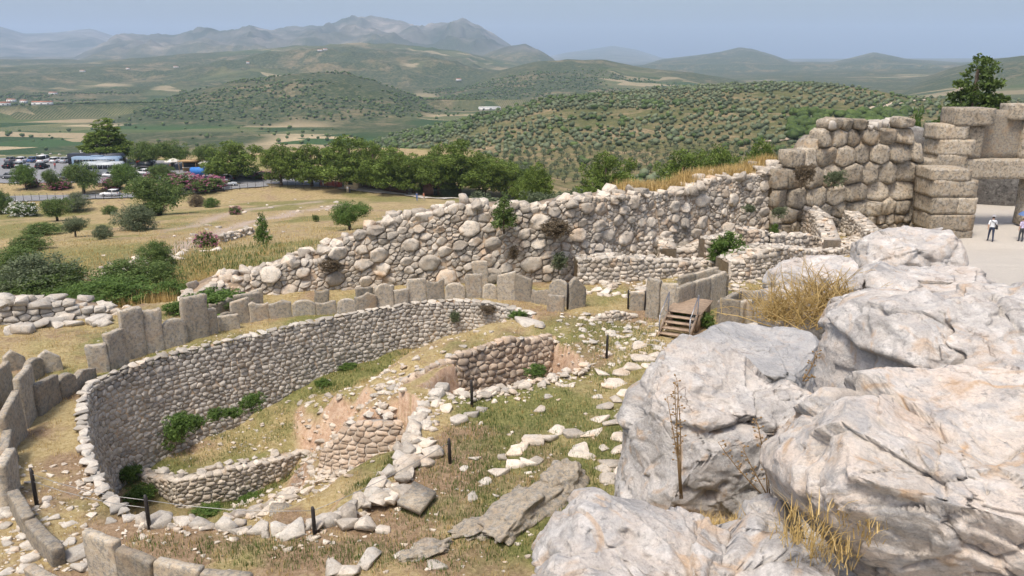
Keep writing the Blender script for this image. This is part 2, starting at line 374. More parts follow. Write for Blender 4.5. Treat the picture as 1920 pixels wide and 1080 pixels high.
def H_out(x, y):
    x = np.asarray(x, float); y = np.asarray(y, float)
    r = np.hypot(x, y); az = np.arctan2(x, y)
    w = sstep(AZ0, AZ1, az)
    z = np.interp(r, R_N, Z_L)*(1-w)+np.interp(r, R_N, Z_R)*w
    z = z+9.0*sstep(math.radians(24), math.radians(30), az)*np.exp(-((r-96)/20)**2)
    lot = np.exp(-((r-222)/34)**2)
    z = z+(.45*fbm(x/14, y/14, 0, 4, 40)*(1-.95*lot)+.05*fbm(x/1.3, y/1.3, 0, 3, 41))*sstep(40, 58, r)*(1-sstep(200, 900, r)*.6)
    z = z+sstep(900, 3000, r)*14*fbm(x/600, y/600, 0, 4, 44)
    for l in LAYERS:
        S = l['S']; s = np.interp(az, S[:, 0], S[:, 1]); r1, r0 = l['r1'], l['r0']
        r1v = r1*(1+.05*vn3(az*9, az*0+l['r1'], 0, 50)); zc = CAM_Z+r1v*s
        t = np.clip((r-r0)/(r1v-r0), 0, 1)
        e = 1-(1-t)**1.35
        h = l['z0']+(zc-l['z0'])*e
        sc = (r1-r0)/5.5
        nn = ridged(x/sc, y/sc, 0, 5, l['r1'])-.45
        amp = l['a']*np.maximum(zc-l['z0'], 20)
        h = h+amp*nn*np.sin(np.pi*np.clip(t, 0, 1))**.8*.9+amp*.10*fbm(x/(sc*.25), y/(sc*.25), 0, 4, l['r1']+7)*sstep(0, .2, t)
        h = np.where(r > r1v, zc-(r-r1v)*l['fall'], h)
        h = np.where(t > 0, h, -1e4)
        z = np.maximum(z, h)
    return z
def H(x, y):
    x = np.atleast_1d(np.asarray(x, float)); y = np.atleast_1d(np.asarray(y, float))
    i = in_poly(x, y, INSIDE)
    z = np.empty_like(x)
    if i.any(): z[i] = H_near(x[i], y[i])
    if (~i).any(): z[~i] = H_out(x[~i], y[~i])
    return z
def hz(x, y): return float(H([x], [y])[0])
_TA = np.radians(np.linspace(-58, 52, 560)); _TR = np.concatenate([np.linspace(34, 300, 420), np.geomspace(303, 9500, 420)])
_ga, _gr = np.meshgrid(_TA, _TR, indexing='ij')
_TZ = H_out((np.sin(_ga)*_gr).ravel(), (np.cos(_ga)*_gr).ravel()).reshape(_ga.shape)      # the land, tabulated once
def HO(x, y):
    """height of the land outside, from the table"""
    x = np.atleast_1d(np.asarray(x, float)); y = np.atleast_1d(np.asarray(y, float)); r = np.hypot(x, y); a = np.arctan2(x, y)
    fa = np.clip((a-_TA[0])/(_TA[1]-_TA[0]), 0, len(_TA)-1.001); fr_ = np.clip(np.interp(r, _TR, np.arange(len(_TR))), 0, len(_TR)-1.001)
    i = fa.astype(int); j = fr_.astype(int); u = fa-i; v = fr_-j
    return _TZ[i, j]*(1-u)*(1-v)+_TZ[i+1, j]*u*(1-v)+_TZ[i, j+1]*(1-u)*v+_TZ[i+1, j+1]*u*v
_T = np.concatenate([np.linspace(34, 120, 300), np.linspace(120.5, 320, 400), np.geomspace(322, 9000, 500)])
def hit(px, py):
    """where the view ray through a picture point meets the land outside the wall"""
    d = ray(px, py); k = _T/d.y
    x, y, z = d.x*k, d.y*k, CAM_Z+d.z*k
    h = HO(x, y); b = np.where(z <= h)[0]
    i = int(b[0]) if len(b) else len(_T)-1
    return Vector((x[i], y[i], h[i]))

# ---- ground inside the walls
xs = np.concatenate([np.arange(-60, -20, 1.0), np.arange(-20, 14, .14), np.arange(14, 62.1, .45)])
ys = np.concatenate([np.arange(-8, 1, .5), np.arange(1, 43.6, .14), np.arange(43.6, 78.1, .45)])
GX, GY = np.meshgrid(xs, ys); nx, ny = len(xs), len(ys)
gx, gy_ = GX.ravel(), GY.ravel(); gzv = H_near(gx, gy_)
idx = np.arange(nx*ny).reshape(ny, nx)
Q = np.stack([idx[:-1, :-1], idx[:-1, 1:], idx[1:, 1:], idx[1:, :-1]], -1).reshape(-1, 4)
cx, cy = gx[Q].mean(1), gy_[Q].mean(1)
keep = in_poly(cx, cy, [(a, b+.7) for a, b in CIT]+INSIDE[len(CIT):])
Q = Q[keep]
# what grows or lies where (things of the ground itself)
g_path = np.maximum(in_poly(gx, gy_, [(RAMP[i][0]+.8, RAMP[i][1]) for i in range(len(RAMP))]+[(29.4, 53.5), (29.6, 78), (62, 78), (62, -8)]).astype(float), 0)
ring_d = line_dist(gx, gy_, PIT, True)
inpit = in_poly(gx, gy_, PIT).astype(float); inshaft = in_poly(gx, gy_, SHAFT).astype(float)
g_green = .45+.28*fbm(gx/2.2, gy_/2.2, 0, 3, 70)
def blob(cx_, cy_, rx, ry=None): return np.exp(-(((gx-cx_)/rx)**2+((gy_-cy_)/(ry or rx))**2))
for q, r_, a_ in [((930, 720), 2.2, .3), ((1080, 780), 1.6, .35), ((900, 760), 1.3, .3), ((1000, 1010), 1.4, .45), ((860, 960), 1.2, .25), ((1130, 860), 1.2, .4), ((960, 770), 2, .15), ((470, 950), 0, 0)]:
    if r_: p_ = gz(*q); g_green += a_*blob(p_.x, p_.y, r_)
for (a, b, c), r_, a_ in [((600, 700, -2.5), 1.5, .7), ((700, 685, -2.4), 1.5, .6), ((300, 850, -4.1), 2, .6), ((470, 930, -4.8), 2, .5), ((540, 800, -3.7), 2, .2), ((260, 900, -4.3), 1.5, .8), ((720, 870, -2), 1.5, .3)]:
    p_ = gz(a, b, c); g_green += a_*blob(p_.x, p_.y, r_)
g_green -= .45*np.exp(-((gx+15)/2.6)**2)*(gy_ < 31)          # dry strip by the western slabs
g_bare = .24+.35*fbm(gx/1.7, gy_/1.7, 0, 4, 71)
for q, r_, a_ in [((700, 960), 2.5, .5), ((900, 850), 2.0, .6), ((350, 1040), 2.5, .5), ((100, 900), 1.5, .3), ((1000, 680), 2, .4), ((1150, 600), 3, .3), ((800, 900), 1.5, .5)]:
    p_ = gz(*q); g_bare += a_*blob(p_.x, p_.y, r_)
gx_ = np.gradient(gzv.reshape(ny, nx), axis=1).ravel()/np.gradient(xs)[np.newaxis].repeat(ny, 0).ravel()
gyy = np.gradient(gzv.reshape(ny, nx), axis=0).ravel()/np.gradient(ys)[:, None].repeat(nx, 1).ravel()
g_cut = sstep(.55, 1.3, np.hypot(gx_, gyy))*(1-g_path)
gme = mesh_np('ground', np.stack([gx, gy_, gzv], 1), Q, attrs=dict(path=g_path, green=np.clip(g_green, 0, 1), bare=np.clip(g_bare, 0, 1), cut=g_cut))
def ground_mat():
    m, nt, b = new_mat('ground_dry_grass_and_earth'); P = pos(nt)
    n1 = noise(nt, .8, 6, .65, P); n2 = noise(nt, 7, 5, .7, P); n3 = noise(nt, 30, 3, .7, P); n4 = noise(nt, 2.3, 5, .65, P, .5)
    straw = ramp(nt, n2, [(.3, (.23, .165, .075)), (.5, (.345, .27, .135)), (.72, (.45, .37, .21))])
    earth = ramp(nt, n2, [(.3, (.16, .105, .062)), (.55, (.27, .19, .12)), (.75, (.38, .29, .20))])
    grass = ramp(nt, n2, [(.3, (.075, .085, .026)), (.55, (.16, .165, .055)), (.75, (.30, .26, .11))])
    cut = ramp(nt, math_n(nt, 'ADD', math_n(nt, 'MULTIPLY', n4, .5), math_n(nt, 'MULTIPLY', n2, .5)), [(.32, (.27, .165, .10)), (.48, (.47, .32, .22)), (.62, (.56, .43, .32))])
    fb = ramp(nt, math_n(nt, 'ADD', math_n(nt, 'MULTIPLY', attr(nt, 'bare'), .75), math_n(nt, 'MULTIPLY', n4, .6)), [(.50, g3(0)), (.72, g3(1))])
    fg = ramp(nt, math_n(nt, 'ADD', math_n(nt, 'MULTIPLY', attr(nt, 'green'), .7), math_n(nt, 'MULTIPLY', n1, .6)), [(.58, g3(0)), (.85, g3(.9))])
    c = mix(nt, fb, straw, earth); c = mix(nt, fg, c, grass)
    c = mix(nt, attr(nt, 'cut'), c, cut)
    grav = ramp(nt, n3, [(.3, (.40, .36, .31)), (.7, (.52, .48, .42))])
    c = mix(nt, attr(nt, 'path'), c, grav)
    c = mix(nt, 1.0, c, ramp(nt, n3, [(.3, g3(.75)), (.65, g3(1.12))]), 'MULTIPLY')
    nt.links.new(c, b.inputs['Base Color']); b.inputs['Roughness'].default_value = .95; b.inputs['Specular IOR Level'].default_value = .15
    bump(nt, b, math_n(nt, 'ADD', n2, math_n(nt, 'MULTIPLY', n3, .7)), .7, .05)
    return m
M['ground'] = ground_mat()
ground = obj('ground', gme, M['ground'], kind='structure', label='dry earth and grass floor of the grave circle and ramp')

# ---- slope outside the wall, and the valley with its hills and mountains, as polar grids round the hilltop
def cit_r(az):
    best = np.full(az.shape, 60.0); dx, dy = np.sin(az), np.cos(az)
    for (ax, ay), (bx, by) in zip(CIT[:-1], CIT[1:]):
        ex, ey = bx-ax, by-ay; den = dx*ey-dy*ex
        t = (ax*ey-ay*ex)/den; u = (ax*dy-ay*dx)/den
        best = np.where((u >= 0) & (u <= 1) & (t > 0), t, best)
    return best
def polar(name, az, rfun, k):
    A = az[None, :].repeat(k, 0); Rr = rfun(az, np.linspace(0, 1, k))
    x, y = np.sin(A)*Rr, np.cos(A)*Rr; z = H_out(x.ravel(), y.ravel())
    n = len(az); ii = np.arange(n*k).reshape(k, n)
    Qd = np.stack([ii[:-1, :-1], ii[:-1, 1:], ii[1:, 1:], ii[1:, :-1]], -1).reshape(-1, 4)
    return x.ravel(), y.ravel(), z, Qd, Rr.ravel()
az = np.radians(np.linspace(-56, 50, 460))
R_SPLIT = 290.0
c_r = cit_r(az)
c_r = np.where(az > math.atan2(28.6, 57.6), 73.0, c_r)+.6
x, y, z, Qd, rr = polar('hillside', az, lambda a, t: c_r[None, :]*(R_SPLIT/c_r[None, :])**t[:, None], 150)
s_green = .52+.6*fbm(x/9, y/9, 0, 4, 90)+.25*np.exp(-((rr-52)/9)**2)*(x < -14)
s_path = np.exp(-(line_dist(x, y, [hit(q[0], q[1])[:2] for q in [(220, 520), (300, 478), (400, 440), (470, 415), (560, 395), (640, 385)]])/1.6)**2)
s_path = np.maximum(s_path, .8*np.exp(-(line_dist(x, y, [hit(q[0], q[1])[:2] for q in [(330, 430), (430, 400), (520, 385), (600, 378)]])/1.3)**2))
sme = mesh_np('hillside', np.stack([x, y, z], 1), Qd, attrs=dict(green=np.clip(s_green, 0, 1), path=s_path))
def slope_mat():
    m, nt, b = new_mat('hillside_dry_grass'); P = pos(nt)
    n1 = noise(nt, .25, 6, .65, P); n2 = noise(nt, 1.8, 6, .7, P); n3 = noise(nt, 9, 4, .7, P)
    straw = ramp(nt, n2, [(.3, (.22, .165, .08)), (.5, (.33, .255, .13)), (.7, (.42, .34, .195))])
    earth = ramp(nt, n2, [(.3, (.20, .14, .085)), (.6, (.33, .24, .16))])
    grass = ramp(nt, n2, [(.3, (.10, .11, .035)), (.7, (.24, .22, .085))])
    c = mix(nt, ramp(nt, n1, [(.5, g3(0)), (.65, g3(.8))]), straw, earth)
    c = mix(nt, ramp(nt, math_n(nt, 'ADD', math_n(nt, 'MULTIPLY', attr(nt, 'green'), .7), math_n(nt, 'MULTIPLY', n3, .5)), [(.55, g3(0)), (.85, g3(.85))]), c, grass)
    c = mix(nt, math_n(nt, 'MULTIPLY', attr(nt, 'path'), ramp(nt, n2, [(.3, g3(.5)), (.5, g3(1))])), c, (.40, .32, .26))
    c = mix(nt, 1.0, c, ramp(nt, n3, [(.3, g3(.75)), (.65, g3(1.12))]), 'MULTIPLY')
    nt.links.new(c, b.inputs['Base Color']); b.inputs['Roughness'].default_value = .95; b.inputs['Specular IOR Level'].default_value = .1
    bump(nt, b, math_n(nt, 'ADD', n2, n3), .6, .15)
    return m
M['slope'] = slope_mat()
obj('hillside', sme, M['slope'], kind='structure', label='dry grassy slope falling from the citadel wall to the car park')

az = np.radians(np.linspace(-60, 54, 540))
x, y, z, Qd, rr = polar('valley', az, lambda a, t: (R_SPLIT*(19000/R_SPLIT)**t)[:, None].repeat(len(a), 1), 280)
zl = z-0
def layer_mask(names):
    azv = np.arctan2(x, y); mk = np.zeros_like(x)
    for l in LAYERS:
        if l['n'] in names:
            s = np.interp(azv, l['S'][:, 0], l['S'][:, 1])
            mk = np.maximum(mk, sstep(l['r0'], l['r0']*1.12, rr)*(rr < l['r1']*1.4)*(z > l['z0']-25))
    return mk
v_plain = sstep(560, 700, rr)*(1-sstep(1500, 2300, rr))*(1-layer_mask(['olive', 'ridge', 'right']))*sstep(6, -6, z+80-18*fbm(x/200, y/200, 0, 2, 5))
v_plain = np.clip(v_plain, 0, 1)
v_plain = np.maximum(v_plain, .6*sstep(1250, 1700, rr)*(1-sstep(4200, 5200, rr))*sstep(.25, .55, fbm(x/420, y/420, 0, 4, 77)))
v_rock = np.maximum(sstep(5800, 7000, rr)*np.where(x < 0, 1, .35), sstep(4900, 5100, rr)*(np.arctan2(x, y) > -.05)*(np.arctan2(x, y) < .06)*sstep(60, 110, z))
v_rock = np.clip(v_rock, 0, 1)
vme = mesh_np('valley', np.stack([x, y, z], 1), Qd, attrs=dict(plain=v_plain, rock=v_rock, olive=sstep(980, 900, rr)))
def valley_mat():
    m, nt, b = new_mat('valley_fields_scrub_and_rock'); P = pos(nt)
    nA = noise(nt, .004, 6, .62, P, .3); nB = noise(nt, .022, 5, .68, P); nC = noise(nt, .11, 4, .7, P); nD = noise(nt, .0012, 5, .6, P)
    maq = ramp(nt, nC, [(.32, (.026, .042, .018)), (.5, (.050, .068, .030)), (.68, (.14, .13, .07))])
    soil = ramp(nt, nC, [(.3, (.13, .11, .06)), (.6, (.23, .18, .105)), (.8, (.33, .26, .17))])
    c = mix(nt, ramp(nt, math_n(nt, 'ADD', math_n(nt, 'MULTIPLY', nA, .55), math_n(nt, 'MULTIPLY', nB, .5)), [(.53, g3(0)), (.64, g3(.8))]), maq, soil)
    # the near olive hill: brown soil between the trees, green undergrowth in patches
    oh = ramp(nt, math_n(nt, 'ADD', math_n(nt, 'MULTIPLY', nB, .6), math_n(nt, 'MULTIPLY', nC, .45)), [(.40, (.075, .085, .032)), (.50, (.115, .115, .050)), (.60, (.20, .16, .086)), (.72, (.36, .27, .17))])
    c = mix(nt, attr(nt, 'olive'), c, oh)
    # patchwork of fields on the plain
    mp = nt.nodes.new('ShaderNodeMapping'); mp.inputs['Rotation'].default_value = (0, 0, .35); mp.inputs['Scale'].default_value = (.0068, .0125, 0)
    nt.links.new(P, mp.inputs['Vector'])
    vo = N(nt, 'ShaderNodeTexVoronoi', _distance='CHEBYCHEV'); vo.inputs['Scale'].default_value = 1.0; vo.inputs['Randomness'].default_value = .75
    nt.links.new(mp.outputs[0], vo.inputs['Vector'])
    sep = nt.nodes.new('ShaderNodeSeparateColor'); nt.links.new(vo.outputs['Color'], sep.inputs[0])
    fc = ramp(nt, sep.outputs[0], [(0, (.035, .065, .022)), (.34, (.045, .085, .028)), (.56, (.085, .11, .04)), (.76, (.32, .255, .155)), (.90, (.40, .32, .20)), (1, (.13, .135, .06))], 'CONSTANT')
    wv = N(nt, 'ShaderNodeTexWave'); wv.inputs['Scale'].default_value = .085; wv.inputs['Distortion'].default_value = .6
    mp2 = nt.nodes.new('ShaderNodeMapping'); mp2.inputs['Rotation'].default_value = (0, 0, .35); nt.links.new(P, mp2.inputs['Vector']); nt.links.new(mp2.outputs[0], wv.inputs['Vector'])
    rows = mix(nt, ramp(nt, wv.outputs['Fac'], [(.35, g3(0)), (.6, g3(.55))]), fc, (.30, .235, .14))
    fc = mix(nt, ramp(nt, sep.outputs[1], [(.45, g3(0)), (.5, g3(1))]), fc, rows)
    fc = mix(nt, ramp(nt, nC, [(.55, g3(0)), (.7, g3(.7))]), fc, (.06, .08, .03))
    c = mix(nt, attr(nt, 'plain'), c, fc)
    rk = ramp(nt, math_n(nt, 'ADD', math_n(nt, 'MULTIPLY', nD, .5), math_n(nt, 'MULTIPLY', nA, .5)), [(.42, (.050, .062, .040)), (.54, (.13, .125, .10)), (.66, (.32, .275, .23))])
    c = mix(nt, attr(nt, 'rock'), c, rk)
    nt.links.new(c, b.inputs['Base Color']); b.inputs['Roughness'].default_value = .95; b.inputs['Specular IOR Level'].default_value = .05
    bump(nt, b, math_n(nt, 'ADD', nB, nC), .8, 6.0)
    return m
M['valley'] = valley_mat()
obj('valley_terrain', vme, M['valley'], kind='structure', label='wide valley floor with fields, hills and far mountains')

# ---- the air
mh = bpy.data.materials.new('haze_air'); mh.use_nodes = True; nt = mh.node_tree; nt.nodes.clear()
ho = nt.nodes.new('ShaderNodeOutputMaterial'); pv = nt.nodes.new('ShaderNodeVolumePrincipled')
pv.inputs['Color'].default_value = (.60, .76, 1.0, 1); pv.inputs['Density'].default_value = HAZE if 'HAZE' in globals() else 7.5e-5; pv.inputs['Anisotropy'].default_value = 0.0
nt.links.new(pv.outputs[0], ho.inputs['Volume'])
hb = MB(); hb.box((0, 8700, 360), (42000, 22000, 1000))
hz_o = hb.build('haze', mh, kind='stuff')
# ================================================================== MASONRY
def clip_half(poly, nx_, ny_, c):
    """keep points with nx*x+ny*y <= c"""
    out = []; n = len(poly)
    for i in range(n):
        a = poly[i]; b = poly[(i+1) % n]
        da = nx_*a[0]+ny_*a[1]-c; db = nx_*b[0]+ny_*b[1]-c
        if da <= 0: out.append(a)
        if (da < 0) != (db < 0) and da != db:
            t = da/(da-db); out.append((a[0]+(b[0]-a[0])*t, a[1]+(b[1]-a[1])*t))
    return out
def power_cells(seeds, reach):
    """seeds (u, v, radius) -> one polygon each (power diagram)"""
    g = {}; s = reach
    for i, (u, v, r) in enumerate(seeds): g.setdefault((int(u//s), int(v//s)), []).append(i)
    res = []
    for i, (u, v, r) in enumerate(seeds):
        R = max(r*2.2, reach*.62)
        P = [(u-R, v-R), (u+R, v-R), (u+R, v+R), (u-R, v+R)]
        cu, cv = int(u//s), int(v//s)
        for a in (-1, 0, 1):
            for b in (-1, 0, 1):
                for j in g.get((cu+a, cv+b), ()):
                    if j == i or not P: continue
                    u2, v2, r2 = seeds[j]
                    P = clip_half(P, 2*(u2-u), 2*(v2-v), u2*u2+v2*v2-u*u-v*v-r2*r2+r*r)
        res.append(P)
    return res
def chaikin(P, k=.22):
    o = []; n = len(P)
    for i in range(n):
        a, b = P[i], P[(i+1) % n]
        o.append((a[0]*(1-k)+b[0]*k, a[1]*(1-k)+b[1]*k)); o.append((a[0]*k+b[0]*(1-k), a[1]*k+b[1]*(1-k)))
    return o
def simplify(P, d):
    o = []
    for p in P:
        if not o or math.hypot(p[0]-o[-1][0], p[1]-o[-1][1]) > d: o.append(p)
    if len(o) > 1 and math.hypot(o[0][0]-o[-1][0], o[0][1]-o[-1][1]) <= d: o.pop()
    return o
class Face:
    """a wall face along a plan polyline; (u, v, w) = along, height, out towards the open side"""
    def __init__(s, line, side=1, batter=0.0, smooth_n=0):
        L = [Vector((p[0], p[1])) for p in line]
        for _ in range(smooth_n):
            L = [L[0]]+[q for a, b in zip(L[:-1], L[1:]) for q in (a*.75+b*.25, a*.25+b*.75)]+[L[-1]]
        s.p = L; s.u = [0.0]
        for a, b in zip(L[:-1], L[1:]): s.u.append(s.u[-1]+(b-a).length)
        s.len = s.u[-1]; s.side = side; s.batter = batter
        s.nrm = []
        for i in range(len(L)):
            d = (L[min(i+1, len(L)-1)]-L[max(i-1, 0)]).normalized(); s.nrm.append(Vector((d.y, -d.x))*side)
    def at(s, u):
        import bisect
        i = min(max(bisect.bisect_right(s.u, u)-1, 0), len(s.p)-2)
        t = (u-s.u[i])/max(s.u[i+1]-s.u[i], 1e-6)
        p = s.p[i]+(s.p[i+1]-s.p[i])*t; n = s.nrm[i].lerp(s.nrm[i+1], min(max(t, 0), 1)).normalized()
        return p, n
    def __call__(s, u, v, w):
        p, n = s.at(u); k = w-s.batter*v
        return (p.x+n.x*k, p.y+n.y*k, v)
def stone_mesh(P, face, depth, bulge, rng, detail=1, w0=0.0):
    """one stone from its outline on the wall face: back ring, arris, rounded front"""
    n = len(P); cu = sum(p[0] for p in P)/n; cv = sum(p[1] for p in P)/n
    size = math.sqrt(max((max(p[0] for p in P)-min(p[0] for p in P))*(max(p[1] for p in P)-min(p[1] for p in P)), 1e-4))
    tu, tv = rng.uniform(-.25, .25), rng.uniform(-.32, .14)
    hs = size*.5; pl = [(0, 0, 1.0)]                       # the front is broken into two or three planes
    for _ in range(2 if detail > 1 else 1):
        a_ = rng.uniform(0, 6.283); k_ = rng.uniform(.3, 1.0); pl.append((math.cos(a_)*k_, math.sin(a_)*k_, rng.uniform(.75, 1.25)))
    rings = [(1.0, 0), (1.0, 1), (.90, 2)]+([(.55, 2)] if detail > 1 else []); V = []; j = bulge*.14
    for sc, kd in rings:
        for (a, b) in P:
            uu, vv = cu+(a-cu)*sc, cv+(b-cv)*sc; x_, y_ = (uu-cu)/hs, (vv-cv)/hs
            if kd == 0: ww = -depth
            else:
                top = bulge*max(.30, min(c_-ax*x_-ay*y_ for ax, ay, c_ in pl)); ww = (top*.35 if kd == 1 else top)+tu*(uu-cu)+tv*(vv-cv)+rng.uniform(-j, j)
            V.append(face(uu+rng.uniform(-j, j)*.6, vv+rng.uniform(-j, j)*.6, w0+ww))
    Fc = []; K = len(rings)
    for k in range(K-1):
        for i in range(n): Fc.append((k*n+i, k*n+(i+1) % n, (k+1)*n+(i+1) % n, (k+1)*n+i))
    h_ = n//2; c0 = rng.randrange(n); o_ = (K-1)*n; q_ = [o_+(c0+i) % n for i in range(n)]
    Fc.append(tuple(q_[:h_+1])); Fc.append(tuple(q_[h_:]+q_[:1]))
    if face.side < 0 if hasattr(face, 'side') else False: Fc = [f[::-1] for f in Fc]
    return V, Fc, size
def masonry(root, polys, face, mat, rng, depth=.35, bulge=.09, detail=1, limit=300, piece='stone', min_part=0.0, gap=.012, smooth=False, rest='small_stones', w0=lambda u, v: 0.0, tonef=None):
    """builds each outline as a stone; the `limit` biggest are parts, the rest one piece of stuff"""
    built = []
    for P in polys:
        if len(P) < 3: continue
        cu = sum(p[0] for p in P)/len(P); cv = sum(p[1] for p in P)/len(P)
        A = abs(sum(P[i][0]*P[(i+1) % len(P)][1]-P[(i+1) % len(P)][0]*P[i][1] for i in range(len(P))))/2
        if A < .0012: continue
        rad = math.sqrt(A); k = max(.5, 1-gap/rad*2)
        Q_ = [(cu+(p[0]-cu)*k, cv+(p[1]-cv)*k) for p in simplify(P, rad*.12)]
        if len(Q_) < 3: continue
        Q_ = chaikin(Q_, rng.uniform(.05, .16))
        b = bulge*min(1.6, max(.35, rad/.45)) if bulge > 0 else -bulge
        V, Fc, size = stone_mesh(Q_, face, depth, b, rng, detail, w0(cu, cv)+rng.uniform(-.25, .3)*b)
        t = rng.random() if tonef is None else tonef(cu, cv, rng)
        built.append((A, V, Fc, t))
    built.sort(key=lambda q: -q[0])
    mb = MB(); k = 0
    for A, V, Fc, t in built:
        if k < limit and A >= min_part:
            c = np.mean(np.array(V), 0)
            me = mesh_np(piece, np.array(V)-c, Fc, tone=t, smooth=smooth); obj(piece, me, mat, root, loc=tuple(c)); k += 1
        else: mb.add(V, Fc, t)
    if mb.F: mb.build(rest, mat, root, smooth=smooth, kind='stuff')
    return len(built)
def core(root, face, u0, u1, zb, zt, thick, mat=None, step=.4, inset=.10, name='rubble_core', crown=0.0):
    """packed earth and rubble behind the facing stones"""
    n = max(2, int((u1-u0)/step)); V = []; Fc = []
    for i in range(n+1):
        u = u0+(u1-u0)*i/n; b, t = zb(u), zt(u)
        V += [face(u, b-.5, -inset), face(u, t, -inset), face(u, t+crown, -thick*.5), face(u, t, -thick), face(u, b-2.5, -thick)]
    for i in range(n):
        for k in range(4): Fc.append((i*5+k, i*5+k+1, i*5+6+k, i*5+5+k))
    Fc.append((0, 1, 2, 3, 4)); Fc.append(tuple(n*5+k for k in (4, 3, 2, 1, 0)))
    me = mesh_np(name, V, Fc, tone=.4, smooth=False); return obj(name, me, mat or M['core'], root)
def rough_cells(u0, u1, v0, v1, rng, big, small, nbig=4000, nsmall=9000, pack=.86):
    """irregular boulders with small packing stones between"""
    S = []; g = {}; cs = big[1]*2
    def ok(u, v, r, k):
        for a in (-1, 0, 1):
            for b in (-1, 0, 1):
                for (x_, y_, q) in g.get((int(u//cs)+a, int(v//cs)+b), ()):
                    if math.hypot(u-x_, (v-y_)*1.12) < (r+q)*k: return False
        return True
    for cnt, rng_r, k in ((nbig, big, pack), (nsmall, small, pack*.92)):
        for _ in range(cnt):
            r = rng.uniform(*rng_r); u = rng.uniform(u0, u1); v = rng.uniform(v0, v1)
            if ok(u, v, r, k): S.append((u, v, r)); g.setdefault((int(u//cs), int(v//cs)), []).append((u, v, r))
    return S, power_cells([(u, v, r*.62) for u, v, r in S], big[1]*2.5)
def course_cells(u0, u1, v0, v1, rng, hh, ww, wob=.25):
    """rough courses"""
    S = []; v = v0; row = 0
    while v < v1:
        h = rng.uniform(*hh); u = u0-rng.uniform(0, ww[1])
        while u < u1+ww[1]:
            w = rng.uniform(*ww); S.append((u+w/2, (v+h/2+rng.uniform(-wob, wob)*h), rng.uniform(.8, 1.0)*h*.5)); u += w
        v += h; row += 1
    asp = (sum(ww)/2)/(sum(hh)/2)
    S2 = [(u/asp, v, r) for u, v, r in S]
    C_ = power_cells(S2, max(hh[1]*2.6, .1))
    return S, [[(a*asp, b) for a, b in P] for P in C_]
def cut_to(cells, seeds, lo, hi, u0, u1, rng, ragged=0.0):
    o = []
    for P, (u, v, r) in zip(cells, seeds):
        if not (u0 <= u <= u1) or v < lo(u) or v > hi(u): continue
        t = hi(u)+rng.uniform(-.3, 1)*ragged
        P = clip_half(P, 0, 1, t); P = clip_half(P, 0, -1, -(lo(u)-.15)) if P else P
        P = clip_half(P, 1, 0, u1+.02) if P else P; P = clip_half(P, -1, 0, -(u0-.02)) if P else P
        if len(P) >= 3: o.append(P)
    return o
def skyline_z(face, skyline, u):
    """height at which the wall's face meets a skyline read from the photograph"""
    p, n = face.at(u); z = 2.0
    X = [q[0] for q in skyline]; Y = [q[1] for q in skyline]
    for _ in range(4):
        px, _y = proj(p.x, p.y, z); py = float(np.interp(px, X, Y)); z = gy(px, py, p.y).z
    return z
def rock_mesh(rng, sub=2, sq=.8, facets=14, rough=.08):
    """a rounded, worn rock about 1 unit across"""
    bm = bmesh.new(); bmesh.ops.create_icosphere(bm, subdivisions=sub, radius=1.0)
    V = np.array([v.co[:] for v in bm.verts]); Fc = [tuple(v.index for v in f.verts) for f in bm.faces]; bm.free()
    V = np.sign(V)*np.abs(V)**sq
    for _ in range(facets):
        d = Vector((rng.gauss(0, 1), rng.gauss(0, 1), rng.gauss(0, .8))).normalized(); h = rng.uniform(.38, .80)
        q = V@np.array(d); V = V-np.outer(np.maximum(q-h, 0)*.92, np.array(d))
    nn = fbm(V[:, 0]*1.7, V[:, 1]*1.7, V[:, 2]*1.7, 3, rng.randrange(1000))
    V = V*(1+rough*nn)[:, None]; return V*.5/np.abs(V).max(0)[None, :], Fc
def shard_mesh(rng, n=15):
    """a sharp-edged broken stone, about 1 unit across"""
    bm = bmesh.new()
    for _ in range(n):
        p = Vector((rng.uniform(-1, 1), rng.uniform(-1, 1), rng.uniform(-1, 1))); k = max(abs(p.x), abs(p.y), abs(p.z)); p = p.lerp(p/k, .75)
        if p.length > 1.35: p *= 1.35/p.length
        bm.verts.new(p)
    r = bmesh.ops.convex_hull(bm, input=bm.verts[:]); bmesh.ops.delete(bm, geom=[g for g in r['geom_interior'] if isinstance(g, bmesh.types.BMVert)], context='VERTS')
    bmesh.ops.bevel(bm, geom=bm.edges[:], offset=.05, segments=1, affect='EDGES', profile=.5)
    bm.verts.index_update(); V = np.array([v.co[:] for v in bm.verts]); Fc = [tuple(v.index for v in f.verts) for f in bm.faces]; bm.free()
    return V*.5/np.abs(V).max(0)[None, :], Fc
_rr = random.Random(5)
ROCKS = []
for _i in range(18):
    V_, F_ = shard_mesh(_rr, _rr.randrange(11, 20)); ROCKS.append((V_, F_))
ROCK_ME = {}
def rock_obj(name, p, size, rz, mat, rng, parent=None, sink=.25, **kw):
    i = rng.randrange(len(ROCKS)); key = (i, mat, rng.randrange(5))
    if key not in ROCK_ME: ROCK_ME[key] = mesh_np('rock', ROCKS[i][0], ROCKS[i][1], tone=key[2]/4*.9+.05, smooth=False)
    me = ROCK_ME[key]
    o = obj(name, me, M[mat], parent, loc=(p[0], p[1], p[2]+size[2]*(.5-sink)), **kw)
    o.scale = size; o.rotation_euler = (rng.uniform(-.15, .15), rng.uniform(-.15, .15), rz)
    return o

